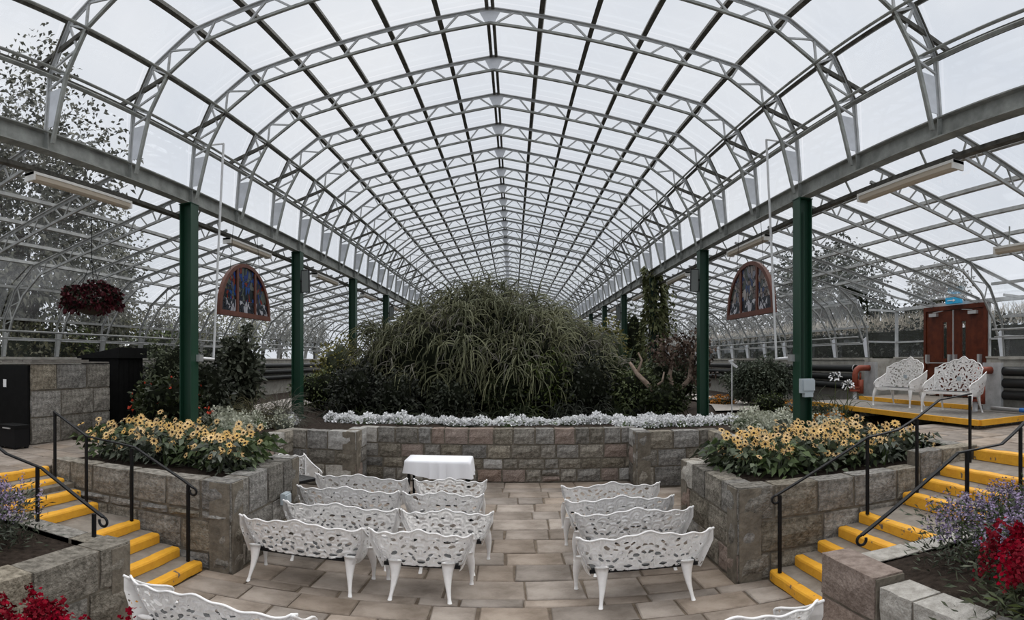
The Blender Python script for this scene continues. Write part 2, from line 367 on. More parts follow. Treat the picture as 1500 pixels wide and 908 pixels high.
# aisle trusses (offset from the centre line)
A_TOP = [(5.35, 3.00), (9.15, 2.12), (9.77, 1.64), (10.17, .92), (10.24, .10)]
A_BOT = [(5.30, 2.72), (8.95, 1.90), (9.50, 1.48), (9.90, .90), (10.04, .55)]
APUR = [5.97, 6.76, 7.56, 8.36, 9.15]
def a_top(x): return (x, 3.0 - .88*(x-5.35)/3.8)
def a_bot(x): return (x, 2.72 - .82*(x-5.30)/3.65)
def aisle_parts(s, ext=False, arch=True):
    top, bot, pl, webs = MB(), MB(), MB(), []
    tp = list(zip(A_TOP[:-1], A_TOP[1:])); bp = list(zip(A_BOT[:-1], A_BOT[1:]))
    if not arch: tp = tp[:1]; bp = [(A_BOT[0], (9.9, 1.69))]
    if ext: tp.append((A_TOP[1], (11.28, 1.627)))
    if not arch: bp.append(((9.9, 1.69), (11.28, 1.5)))
    for a, b in tp:
        top.bar(P3(a, s), P3(b, s), .07, .018); top.bar((XC+s*a[0], 0, a[1]-.03), (XC+s*b[0], 0, b[1]-.03), .016, .06)
    for a, b in bp: bot.bar(P3(a, s), P3(b, s), .045, .045)
    xs = [5.4] + APUR
    for i in range(5):
        x0, x1 = xs[i], xs[i+1]; m = x0 + .5*(x1-x0)
        webs.append((a_bot(x0+.06), a_top(m-.14))); webs.append((a_top(m-.08), a_bot(m+.12))); webs.append((a_bot(m+.14), a_top(x1-.03)))
    if arch:
        webs += [((9.2, 2.06), (9.2, 1.72)), ((9.2, 1.72), (9.68, 1.70)), ((9.7, 1.68), (9.6, 1.35)), ((9.6, 1.35), (9.98, 1.25)), ((9.98, 1.25), (9.9, .92)), ((9.9, .92), (10.15, .85))]
        pl = slab([P3(p, s) for p in ((10.23, .09), (10.19, .72), (10.02, .60), (10.12, .09))], .008)
    return top, bot, pl, [(P3(a, s), P3(b, s)) for a, b in webs]
AV = {}
for key, (s, e, a) in {'L': (-1, 0, 1), 'R': (1, 0, 1), 'RX': (1, 1, 1), 'RP': (1, 1, 0)}.items():
    tp, bt, pl, wb = aisle_parts(s, e, a)
    each = [MB().bar(p, q, .022, .022).mesh('web_bar', 'galv_backlit') for p, q in wb]
    j = MB()
    for p, q in wb: j.bar(p, q, .022, .022)
    AV[key] = (tp.mesh('top_chord', 'galv_backlit'), bt.mesh('bottom_chord', 'galv_backlit'), pl.mesh('foot_plate', 'galv_backlit' if s < 0 else 'galv_light') if a else None, each, j.mesh('web_bars', 'galv_backlit'))  # foot plates are alike; backlit shade is in the basket side's colour
for side in 'LR':
    for k in range(K0, K1+1):
        key = 'L' if side == 'L' else ('RX' if k in (0, 3) else 'RP' if k in (1, 2) else 'R')
        t = empty('aisle_truss', (0, YK(k), 0))
        lab = {'L': 'pale steel lattice truss curving down over the aisle with the hanging red basket', 'R': 'pale steel lattice truss curving down over the aisle with the round bush',
               'RX': 'steel aisle truss with straight outrigger at an end of the door porch', 'RP': 'straight steel aisle truss landing above the brown double door'}[key]
        tag(t, lab, 'roof truss', {'L': 'trusses of the basket aisle', 'R': 'trusses of the bush aisle', 'RX': 'trusses at the ends of the door porch', 'RP': 'trusses above the door'}[key])
        if key in 'LR':
            w_ = {-1: 'just before the green post in yellow flowers', 0: 'above the stone bin store, at the yellow-flower post', 1: 'first beyond the yellow-flower post', 2: 'second beyond the yellow-flower post', 3: 'at the near loudspeaker post'}.get(k) if side == 'L' else {-1: 'above the dark pipes, just before the door porch', 4: 'first beyond the door porch', 5: 'second beyond the door porch', 6: 'at the vine-covered post'}.get(k)
            if w_: t['label'] = 'steel truss of the %s aisle, %s' % ('hanging basket' if side == 'L' else 'round bush', w_)
            elif k < 0: t['label'] = 'steel truss of the %s aisle over the near paving' % ('hanging basket' if side == 'L' else 'round bush'); t['group'] = 'near trusses of the %s aisle' % ('basket' if side == 'L' else 'bush')
            else: t['label'] = 'distant steel truss curving down over the %s aisle' % ('hanging basket' if side == 'L' else 'round bush')
        elif key == 'RX': t['label'] = 'steel aisle truss with straight outrigger, at the %s end of the porch' % ('dark pipe' if k == 0 else 'round bush')
        elif key == 'RP': t['label'] = 'straight steel aisle truss landing %s' % ('right above the brown double door' if k == 1 else 'beside the door on the glazed porch panel')
        a_, b_, p_, e_, j_ = AV[key]
        add('top_chord', a_, t); add('bottom_chord', b_, t)
        if p_: add('foot_plate', p_, t)
        if -1 <= k <= 4:
            for m_ in e_: add('web_bar', m_, t)
        else: add('web_bars', j_, t)

# purlins, pipes and glazing rails running the length of the house
Y0, Y1 = YK(K0), YEND
def purlin(name, x, z, wd, ht, m, label, cat, grp, tilt=0):
    o = MB().box(-wd/2, wd/2, 0, Y1-Y0, -ht/2, ht/2).build(name, m); o.location = (x, Y0, z); o.rotation_euler = (0, tilt, 0)
    return tag(o, label, cat, grp)
pl_ = lambda x, z, wd=.075, ht=.11, m='rust_underlit', t=0: purlin('roof_purlin', x, z, wd, ht, m, 'dark steel purlin running the length of the nave roof', 'purlin', 'nave roof purlins', t)
for s in (-1, 1):
    for x in PURL: pl_(XC+s*x, on_out(x)[1]+.075, t=s*.21)
    pl_(XC+s*4.70, 4.79, .06, .09, 'rust_underlit', s*.9)
    pl_(XC+s*.045, 6.11, .05, .12)
    for (x, z, r_) in ((4.33, 4.50, .022), (4.93, 3.93, .032), (4.80, 3.98, .024)):
        o = MB().tube([(XC+s*x, Y0, z), (XC+s*x, Y1, z)], r_, 8).build('vent_shaft', 'beam'); tag(o, 'long round ventilation shaft clamped along the trusses below the eaves', 'pipe', 'ventilation shafts of the nave')
    pl_(XC+s*5.03, 4.02, .05, .08, 'rust_underlit')
    for x in APUR:
        purlin('aisle_purlin', XC+s*x, a_top(x)[1]+.053, .05, .07, 'galv_backlit', 'pale steel purlin running along the aisle roof', 'purlin', 'aisle roof purlins', s*.23)
    for (x, z) in ((9.80, 1.66), (10.20, .95)):
        if s < 0: purlin('eaves_rail', XC+s*(x+.04), z+.05, .05, .06, 'galv_backlit', 'eaves rail along the aisle with the hanging red basket', 'rail', 'eaves rails of the basket aisle')
        else:
            for y0, y1 in ((Y0, YK(0)), (YK(3), Y1)):
                o = MB().box(-.025, .025, y0, y1, -.03, .03).build('eaves_rail', 'galv'); o.location = (XC+x+.04, 0, z+.05)
                tag(o, 'eaves rail along the aisle with the round bush', 'rail', 'eaves rails of the bush aisle')
    for (x, z, rr) in ((9.86, .68, .025), (9.93, .52, .016)):
        segs = [(Y0, Y1)] if s < 0 else [(Y0, YK(0)), (YK(3), Y1)]
        for y0, y1 in segs:
            o = MB().tube([(XC+s*x, y0, z), (XC+s*x, y1, z)], rr, 8).build('vent_rail', 'galv_backlit')
            tag(o, 'white tubular vent rail along the low side wall', 'pipe', 'side wall vent rails')

# eaves beams on the post lines
for x, nm in ((XL, 'basket'), (XR, 'bush')):
    b = MB().box(x-.085, x+.085, Y0, Y1, 3.11, 3.13).box(x-.085, x+.085, Y0, Y1, 2.84, 2.86).box(x-.008, x+.008, Y0, Y1, 2.86, 3.11)
    eb = b.build('eaves_beam', 'beam'); tag(eb, 'long grey steel beam on green posts beside the %s aisle' % ('hanging basket' if nm == 'basket' else 'round bush'), 'beam')
    s = -1 if x < 0 else 1
    tr = MB().box(x+s*.20-.05, x+s*.20+.05, Y0, Y1, 2.60, 2.612)
    for e in (-.05, .045): tr.box(x+s*.20+e, x+s*.20+e+.005, Y0, Y1, 2.612, 2.66)
    o = tr.build('cable_tray', 'rust_underlit'); tag(o, 'perforated cable tray under the steel beam of the %s aisle' % ('hanging basket' if nm == 'basket' else 'round bush'), 'cable tray')
    me_b = MB().bar((x+s*.2, 0, 2.61), (x+s*.07, 0, 2.832), .03, .02).mesh('tray_bracket', 'beam')
    for k in range(K0, K1+1): add('tray_bracket', me_b, o, (0, YK(k)+.5, 0))
    for q in range(3): MB().tube([(x+s*.17+q*.03*s, Y0, 2.63), (x+s*.17+q*.03*s, Y1, 2.63)], .012, 6).build('cable', 'black', o)
    # stiffener plates where the trusses land
    me_s = MB().box(x-.08, x+.08, -.006, .006, 2.86, 3.11).mesh('stiffener', 'beam')
    for k in range(K0, K1+1): add('stiffener', me_s, eb, (0, YK(k), 0))

# green posts
def hpost():
    return MB().box(-.12, -.10, -.125, .125, 0, 1).box(.10, .12, -.125, .125, 0, 1).box(-.10, .10, -.012, .012, 0, 1)
me_post = hpost().mesh('post_shaft', 'green'); me_base = MB().box(-.17, .17, -.17, .17, 0, .03).mesh('base_plate', 'green'); me_cap = MB().box(-.13, .13, -.14, .14, 0, .015).mesh('cap_plate', 'green')
for s, x in ((-1, XL), (1, XR)):
    for n in range(-1, 10):
        y = YK(3*n)
        z0 = UZ-.02 if n >= 0 else (LP if s < 0 else RP)
        p = empty('green_post', (x, y, z0))
        if s > 0 and n == 2: lab, g = 'dark green steel post wrapped in a climbing vine', None
        elif n == 0: lab, g = ('dark green steel post rising from yellow flowers, with grey box' if s > 0 else 'dark green steel post rising from yellow flowers beside red shrub'), None
        elif n in (1, 3): lab, g = 'dark green steel post carrying a grey loudspeaker', 'posts with loudspeakers'
        else: lab, g = 'plain dark green steel post under the eaves beam', 'plain green posts'
        tag(p, lab, 'post', g)
        add('shaft', me_post, p, scale=(1, 1, 2.84-.015-z0)); add('base_plate', me_base, p); add('cap_plate', me_cap, p, (0, 0, 2.825-z0))

# ------------------------------------------------------------------ glass roof: one pane per opening
ceil_ = struct(empty('ceiling'))
pane_n = [0]; rest = MB(); rest_d = MB()
def pane_slot(a, b, k, dirty=False, lift=.02):
    """a,b = (x,z) across the slope; between truss k and k+1"""
    y0, y1 = YK(k)+.02, YK(k+1)-.02
    if k <= 6: 
        return MB().quad((a[0], y0, a[1]), (b[0], y0, b[1]), (b[0], y1, b[1]), (a[0], y1, a[1]))
    (rest_d if dirty else rest).quad((a[0], y0, a[1]), (b[0], y0, b[1]), (b[0], y1, b[1]), (a[0], y1, a[1])); return None
mesh_cache = {}
lines_n = [(0, 6.24)] + [(x, on_out(x)[1]+.15) for x in PURL] + [(4.78, 4.87), (5.12, 4.03), (5.15, 3.16)]
lines_a = [(5.25, 3.12)] + [(x, a_top(x)[1]+.105) for x in APUR] + [(9.90, 1.78), (10.29, 1.02)]
porch = [(9.15, 2.20), (10.2, 1.95), (11.28, 1.70)]
for k in range(K0, K1):
    for s in (-1, 1):
        segs = [(lines_n[i], lines_n[i+1], i >= 99) for i in range(len(lines_n)-1)]
        la = lines_a if not (s > 0 and k in (0, 1, 2)) else lines_a[:-2] + porch[1:]
        segs += [(la[i], la[i+1], i >= 5) for i in range(len(la)-1)]
        for a, b, dirty in segs:
            key = (s, a, b)
            A, B = (XC+s*a[0], a[1]), (XC+s*b[0], b[1])
            if -2 <= k <= 6:
                if key not in mesh_cache:
                    mesh_cache[key] = MB().quad((A[0], .02, A[1]), (B[0], .02, B[1]), (B[0], 1.7467, B[1]), (A[0], 1.7467, A[1])).mesh('pane', 'glass_dirty' if dirty else 'glass')
                add('pane', mesh_cache[key], ceil_, (0, YK(k), 0)); pane_n[0] += 1
            else:
                y0, y1 = YK(k)+.02, YK(k+1)-.02
                (rest_d if dirty else rest).quad((A[0], y0, A[1]), (B[0], y0, B[1]), (B[0], y1, B[1]), (A[0], y1, A[1]))
tag(rest.build('far_panes', 'glass', ceil_), kind='stuff'); tag(rest_d.build('far_eaves_panes', 'glass_dirty', ceil_), kind='stuff')

# ------------------------------------------------------------------ side walls: plinth, mullions, glass
def side_wall(name, s):
    x = XC + s*HW
    root = struct(empty(name))
    segs = [(Y0, Y1)] if s < 0 else [(Y0, YK(0)), (YK(3), Y1)]
    for y0, y1 in segs:
        MB().box(min(x-s*.14, x+s*.12), max(x-s*.14, x+s*.12), y0, y1, -1.9, .02).build('plinth', 'concrete', root)
        MB().box(min(x-s*.18, x+s*.14), max(x-s*.18, x+s*.14), y0, y1, .02, .08).build('plinth_coping', 'concrete', root)
        MB().box(x-.02, x+.02, y0, y1, .48, .52).build('glazing_rail', 'galv', root)
    far = MB()
    for k in range(K0, K1):
        if s > 0 and k in (0, 1, 2): continue
        y0, y1 = YK(k)+.03, YK(k+1)-.03
        q = [(x+s*.02, y0, .09), (x+s*.02, y1, .09), (x-s*.01, y1, .93), (x-s*.01, y0, .93)]
        if k <= 8: MB().quad(*q).build('pane', 'glass_wall', root)
        else: far.quad(*q)
    tag(far.build('far_panes', 'glass_wall', root), kind='stuff')
    return root
side_wall('wall_left', -1); side_wall('wall_right', 1)
# porch wall with the double door
PX = 10.95; yA, yB, yC, yD = YK(0), 10.2, 12.65, YK(3)
pw = struct(empty('wall_porch'))
for y0, y1 in ((yA, yB), (yC, yD)):
    MB().box(PX-.1, PX+.12, y0, y1, -1.9, .06).build('plinth', 'concrete', pw); MB().box(PX-.13, PX+.14, y0, y1, .06, .10).build('plinth_coping', 'concrete', pw)
    MB().box(PX-.02, PX+.03, y0, y1, .53, .58).build('glazing_rail', 'galv', pw)
    MB().quad((PX, y0, .1), (PX, y1, .1), (PX, y1, 1.5), (PX, y0, 1.5)).build('pane', 'glass_wall', pw)
    for y in (y0, y1): MB().box(PX-.04, PX+.04, y-.04, y+.04, .1, 1.52).build('mullion', 'galv', pw)
MB().box(PX-.05, PX+.05, yA, yD, 1.50, 1.60).build('lintel', 'galv', pw)
for y in (yA, yD):
    x0 = XC+HW
    MB().box(x0, PX, y-.1, y+.1, -1.9, .06).build('plinth', 'concrete', pw); MB().box(x0, PX, y-.02, y+.03, .53, .58).build('glazing_rail', 'galv', pw)
    MB().quad((x0, y, .1), (PX, y, .1), (PX, y, 1.5), (x0, y, 1.9)).build('pane', 'glass_wall', pw)
    MB().box(x0, PX, y-.02, y+.02, 1.47, 1.53).build('glazing_rail', 'galv', pw)
# far gable
ge = struct(empty('wall_far'))
for x in np.arange(XC-HW, XC+HW+.1, 1.28): MB().box(x-.03, x+.03, Y1+.1, Y1+.16, -1.9, 2.6).build('mullion', 'galv', ge)
MB().box(XC-HW, XC+HW, Y1+.1, Y1+.3, -1.9, -.2).build('plinth', 'concrete', ge)
MB().box(XC-HW, XC+HW, Y1+.1, Y1+.16, 2.5, 2.6).build('glazing_rail', 'galv', ge)

# double door
dr = struct(empty('door_1', (PX-.06, (yB+yC)/2, -1.0)))
hw = (yC-yB)/2
MB().box(-.06, .06, -hw, -hw+.1, 0, 2.5).box(-.06, .06, hw-.1, hw, 0, 2.5).box(-.06, .06, -hw+.1, hw-.1, 2.38, 2.5).build('door_frame', 'wood', dr)
for s in (-1, 1):
    e0, e1 = sorted((s*.008, s*(hw-.11)))
    v0, v1 = sorted((s*.28, s*.46))
    d = MB().box(-.03, .03, e0, v0, .02, 2.37).box(-.03, .03, v1, e1, .02, 2.37).box(-.03, .03, v0, v1, .02, 1.05).box(-.03, .03, v0, v1, 2.05, 2.37).build('door_leaf', 'wood', dr)
    MB().quad((0, v0, 1.05), (0, v1, 1.05), (0, v1, 2.05), (0, v0, 2.05)).build('vision_pane', 'glass_wall', d)
    MB().bar((-.11, s*.06, .93), (-.11, s*(hw-.16), .93), .03, .03).bar((-.03, s*.1, .93), (-.11, s*.1, .93), .04, .06).bar((-.03, s*(hw-.2), .93), (-.11, s*(hw-.2), .93), .04, .06).box(-.14, -.03, s*.1-.04, s*.1+.04, .93, 1.16).box(-.14, -.03, s*(hw-.2)-.04, s*(hw-.2)+.04, .93, 1.16).build('panic_bar', 'chrome', d)
    MB().box(-.12, -.03, s*(hw-.45)-.15, s*(hw-.45)+.15, 2.22, 2.31).bar((-.1, s*(hw-.45), 2.33), (-.08, s*(hw-.85), 2.36), .03, .015).build('door_closer', 'chrome', d)
MB().bar((-.045, 0, .02), (-.045, 0, 2.37), .03, .03).build('meeting_bar', 'chrome', dr)
sg = empty('exit_sign', (PX-.25, 11.25, 1.52)); tag(sg, 'small blue exit sign box above the brown double door', 'sign')
MB().box(-.05, .05, -.28, .28, 0, .17).build('case', 'blue_sign', sg)
MB().box(-.056, -.05, -.02, .2, .075, .10).poly([(-.056, -.12, .087), (-.056, -.02, .13), (-.056, -.02, .045)]).build('arrow', 'sign_white', sg)

# ================================================================== GROUND
out = struct(MB().box(-90, -10.75, -20, 140, -2.0, -1.62).box(11.2, 90, -20, 140, -2.0, -1.62).box(-10.75, 11.2, Y1+.4, 140, -2.0, -1.62).build('floor_outside', 'grass'))
soil = struct(empty('floor_soil'))
def soil_box(x0, x1, y0, y1, z=UZ, n='bed_soil'): 
    # gently uneven top
    nx, ny = max(2, int((x1-x0)/.35)), max(2, int((y1-y0)/.35)); nx, ny = min(nx, 60), min(ny, 90)
    V = []; 
    for j in range(ny+1):
        for i in range(nx+1):
            V.append((x0+(x1-x0)*i/nx, y0+(y1-y0)*j/ny, z + (random.uniform(-.025, .035) if 0 < i < nx and 0 < j < ny else -.01)))
    F = [(j*(nx+1)+i, j*(nx+1)+i+1, (j+1)*(nx+1)+i+1, (j+1)*(nx+1)+i) for j in range(ny) for i in range(nx)]
    me = bpy.data.meshes.new(n); me.from_pydata(V, [], F); me.update(); me.materials.append(M['soil']); add(n, me, soil)
    MB().box(x0, x1, y0, y1, -2.9, z-.03).build(n+'_base', 'soil', soil)
soil_box(-10.45, 9.78, 12.3, Y1, UZ)
soil_box(-10.45, -4.6, 8.25, 12.3, UZ); soil_box(-4.6, -3.25, 11.4, 12.3, UZ)
soil_box(4.05, 9.78, 9.0, 12.3, UZ); soil_box(2.6, 4.05, 11.5, 12.3, UZ)
soil_box(-6.06, -3.3, 6.12, 8.0, UZ); soil_box(-6.06, -4.6, 8.0, 8.25, UZ); soil_box(2.58, 5.9, 6.12, 8.0, UZ); soil_box(4.1, 5.9, 8.0, 9.0, UZ)
soil_box(-7.5, -3.55, .5, 4.4, -1.86); soil_box(2.72, 7.0, .5, 4.36, -1.86)
MB().box(-10.7, -6.1, -1, 8.25, -2.9, LP-.06).build('path_base', 'grout', soil)
MB().box(6.05, 10.8, -1, 9.0, -2.9, RP-.06).build('path_base', 'grout', soil); MB().box(5.9, 10.8, 9.0, 14.0, -2.9, UZ-.06).build('path_base', 'soil', soil)
# pale curved garden paths between the plantings
for pts in ([(6.4, 15.5), (7.0, 17.5), (7.3, 20), (6.9, 24), (6.9, 34), (6.9, 55)], [(-6.6, 14), (-7.3, 17), (-7.5, 20), (-7.3, 26), (-7.3, 55)]):
    mb = MB(); pr_ = None
    for i in range(len(pts)-1):
        a, b = Vector((*pts[i], UZ+.06)), Vector((*pts[i+1], UZ+.06)); n_ = Vector((1, 0, 0))*.75
        mb.quad(a-n_, a+n_, b+n_, b-n_)
    struct(mb.build('floor_path', 'path'))

# flagstones
fl = struct(empty('floor'))
MB().box(-4.6, 4.05, .5, 12.3, -2.9, PZ-.02).build('joint_bed', 'grout', fl)
def flag_piece(parent, x0, x1, y0, y1, z, th=.05, name='flagstone'):
    g = .012; x0 += g; x1 -= g; y0 += g; y1 -= g
    if x1-x0 < .06 or y1-y0 < .06: return
    zz = z + random.uniform(-.006, .006); j = lambda: random.uniform(-.012, .012); c = .012
    b = [(x0+j(), y0+j()), (x1+j(), y0+j()), (x1+j(), y1+j()), (x0+j(), y1+j())]
    mx, my = (x0+x1)/2, (y0+y1)/2
    ins = [(p[0]+(c if p[0] < mx else -c), p[1]+(c if p[1] < my else -c)) for p in b]
    V = [(p[0]-mx, p[1]-my, zz-th) for p in b] + [(p[0]-mx, p[1]-my, zz-c) for p in b] + [(p[0]-mx, p[1]-my, zz) for p in ins]
    F = [(8, 9, 10, 11)] + [(i, (i+1) % 4, 4+(i+1) % 4, 4+i) for i in range(4)] + [(4+i, 4+(i+1) % 4, 8+(i+1) % 4, 8+i) for i in range(4)]
    me = bpy.data.meshes.new(name); me.from_pydata(V, [], F); me.update(); me.materials.append(M['flag']); add(name, me, parent, (mx, my, 0))
def xr_patio(y):
    if y < 4.4: return (-3.4, 2.55)
    if y < 5.95: return (-3.5, 2.8)
    if y < 8.15: return (-3.13, 2.42)
    if y < 11.25: return (-4.45, 3.95)
    return (-3.1, 2.45)
y = 2.3; rnd = random.Random(5)
while y < 12.15:
    d = rnd.choice([.36, .42, .48, .56, .62]); y2 = y+d
    for lim in (4.4, 5.95, 8.15, 11.25, 12.15):
        if y < lim < y2+.15: y2 = lim
    x0, x1 = xr_patio((y+y2)/2); x = x0
    while x < x1-.01:
        w_ = rnd.uniform(.42, .88); 
        if x1-(x+w_) < .3: w_ = x1-x
        if d > .5 and rnd.random() < .25 and w_ > .5:
            ym = y+(y2-y)*rnd.uniform(.4, .6); flag_piece(fl, x, x+w_, y, ym, PZ); flag_piece(fl, x, x+w_, ym, y2, PZ)
        else: flag_piece(fl, x, x+w_, y, y2, PZ)
        x += w_
    y = y2
def pave(name, x0, x1, y0, y1, z, sz=(.5, .9)):
    root = struct(empty(name)); y = y0
    while y < y1-.05:
        y2 = min(y1, y+rnd.uniform(.45, .65)); 
        if y1-y2 < .25: y2 = y1
        x = x0
        while x < x1-.02:
            w_ = rnd.uniform(*sz); 
            if x1-(x+w_) < .35: w_ = x1-x
            flag_piece(root, x, x+w_, y, y2, z); x += w_
        y = y2
pave('floor_path_by_bin', -10.5, -6.12, 2.5, 9.6, LP); pave('floor_path_by_platform', 6.2, 9.7, 2.5, 8.7, RP)

# ------------------------------------------------------------------ rubble walls, every stone its own piece
def stone_mesh(w_, h_, d_, rough=.014):
    """a roughly squared block, face towards -Y, origin at the face's lower left"""
    bm = bmesh.new(); nx = 3 if w_ > .25 else 2; nz = 2; vs_ = {}
    for i in range(nx+1):
        for k in range(nz+1):
            edge = i in (0, nx) or k in (0, nz)
            x = w_*i/nx + (random.uniform(-1, 1)*rough if not (i in (0, nx)) else random.uniform(0, 1)*rough*(1 if i == 0 else -1))
            z = h_*k/nz + (random.uniform(-1, 1)*rough if not (k in (0, nz)) else random.uniform(0, 1)*rough*(1 if k == 0 else -1))
            yv = random.uniform(.008, .022) if edge else random.uniform(-.030, .000)
            vs_[i, k] = bm.verts.new((x, yv, z))
    for i in range(nx):
        for k in range(nz): bm.faces.new((vs_[i, k], vs_[i+1, k], vs_[i+1, k+1], vs_[i, k+1]))
    ring = [vs_[i, 0] for i in range(nx+1)] + [vs_[nx, k] for k in range(1, nz+1)] + [vs_[i, nz] for i in range(nx-1, -1, -1)] + [vs_[0, k] for k in range(nz-1, 0, -1)]
    back = [bm.verts.new((v.co.x, d_, v.co.z)) for v in ring]
    for a in range(len(ring)): b = (a+1) % len(ring); bm.faces.new((ring[b], ring[a], back[a], back[b]))
    bm.faces.new(back)
    me = bpy.data.meshes.new('stone'); bmesh.ops.recalc_face_normals(bm, faces=bm.faces); bm.to_mesh(me); bm.free(); return me
def stone_wall(name, p0, p1, z0, z1, th=.3, courses=None, wr=(.28, .62), mats=('stone',), cap=False, root=None, seed=0):
    """face runs p0->p1, with the face's outward normal to the RIGHT of travel (d x up)"""
    random.seed(seed*17+3)
    p0, p1 = Vector((*p0, 0)), Vector((*p1, 0)); d = p1-p0; Lw = d.length; ang = math.atan2(d.y, d.x)
    if root is None: root = struct(empty(name))
    core = empty  # noqa
    o = MB().box(0, Lw, .032, th, z0-.05, z1-.012).build('mortar_core', 'mortar', root); o.location = (p0.x, p0.y, 0); o.rotation_euler = (0, 0, ang)
    H = z1-z0; cs = courses or [.3, .27, .3, .26]
    sc = H/sum(cs); z = z0
    for ci, c in enumerate(cs):
        h = c*sc; x = 0.; off = random.uniform(.12, .4)
        top_ = ci == len(cs)-1
        while x < Lw-.01:
            w_ = random.uniform(*wr) if x > 0 else off+.15
            if Lw-(x+w_) < .16 or Lw < .9 and wr[0] > .7: w_ = Lw-x
            hh = h
            if not top_ and random.random() < .12 and w_ < .4:      # two thin stones in place of one
                for q in (0, 1):
                    me = stone_mesh(w_-.024, h/2-.022, th*.7); me.materials.append(M[random.choice(mats)])
                    s_ = add('stone', me, root); s_.location = (p0.x+math.cos(ang)*(x+.012), p0.y+math.sin(ang)*(x+.012), z+.011+q*h/2); s_.rotation_euler = (0, 0, ang)
            else:
                me = stone_mesh(w_-.024, hh-(.022 if not top_ else .006), th if top_ else th*.7); me.materials.append(M[random.choice(mats)])
                s_ = add('stone', me, root); s_.location = (p0.x+math.cos(ang)*(x+.012), p0.y+math.sin(ang)*(x+.012), z+.011); s_.rotation_euler = (0, 0, ang)
            x += w_
        z += h
    return root
SM = ('stone', 'stone', 'stone', 'stone', 'stone', 'stone', 'stone', 'stone_white', 'stone', 'stone_pink')
WT = -1.45
stone_wall('wall_patio_back', (-3.3, 12.15), (2.65, 12.15), PZ, WT, courses=[.26, .2, .27, .3], mats=SM, seed=1)
stone_wall('wall_patio_back_flank_a', (-4.7, 11.25), (-3.1, 11.25), PZ, WT, courses=[.4, .26, .34], mats=SM, seed=2)
stone_wall('wall_patio_back_return_a', (-3.1, 11.25), (-3.1, 12.15), PZ, WT, courses=[.4, .26, .34], mats=SM, seed=3)
stone_wall('wall_patio_back_return_b', (2.45, 12.15), (2.45, 11.35), PZ, WT, courses=[.36, .3, .3], mats=SM, seed=4)
stone_wall('wall_patio_back_flank_b', (2.45, 11.35), (4.2, 11.35), PZ, WT, courses=[.36, .3, .3], mats=SM, seed=5)
stone_wall('wall_nook_left', (-4.45, 8.15), (-4.45, 11.25), PZ, WT, mats=SM, seed=6)
stone_wall('wall_nook_right', (3.95, 11.35), (3.95, 8.15), PZ, WT, mats=SM, seed=7)
stone_wall('wall_bed_left_front', (-6.08, 5.95), (-3.13, 5.95), PZ, WT, courses=[.22, .42, .12, .38], wr=(.4, .75), seed=8)
stone_wall('wall_bed_left_side', (-3.13, 5.95), (-3.13, 8.15), PZ, WT, courses=[.3, .36, .5], wr=(.5, .9), seed=9)
stone_wall('wall_bed_left_rear', (-3.13, 8.15), (-4.45, 8.15), PZ, WT, mats=SM, seed=10)
stone_wall('wall_bed_right_side', (2.42, 8.15), (2.42, 5.95), PZ, WT, courses=[.34, .4, .36], wr=(.45, .8), mats=('stone', 'stone', 'stone_white', 'stone', 'stone_pink'), seed=11)
stone_wall('wall_bed_right_front', (2.42, 5.95), (5.05, 5.95), PZ, WT, courses=[.3, .36, .36], wr=(.42, .85), seed=12)
stone_wall('wall_bed_right_upper', (5.05, 5.95), (6.15, 5.95), PZ, WT+.2, courses=[.36, .36, .4], wr=(.45, .8), seed=13)
stone_wall('wall_bed_right_rear', (3.95, 8.15), (2.42, 8.15), PZ, WT, mats=SM, seed=14)
stone_wall('wall_bed_right_end', (6.15, 5.95), (6.15, 9.0), PZ, WT+.2, th=.3, mats=SM, seed=15)
stone_wall('wall_near_bed_left', (-3.4, 1.0), (-3.4, 4.42), PZ, -1.78, courses=[.4, .42], wr=(.7, 1.2), seed=16)
stone_wall('wall_near_bed_left_stair', (-3.4, 4.42), (-7.2, 4.42), PZ, -1.80, courses=[.4, .4], wr=(.5, .9), seed=17)
stone_wall('wall_near_bed_right', (2.55, 4.37), (2.55, 3.56), PZ, -1.74, courses=[.45, .40], wr=(.8, .9), mats=('stone_pink',), seed=18)
stone_wall('wall_near_bed_right_front', (2.57, 3.54), (2.57, 1.2), PZ, -1.80, courses=[.45, .38], wr=(.5, .8), mats=('stone_white', 'stone'), seed=19)
stone_wall('wall_near_bed_right_stair', (7.0, 4.37), (2.9, 4.37), PZ, -1.82, courses=[.45, .38], wr=(.5, .9), mats=('stone', 'stone_white'), seed=20)
random.seed(21)

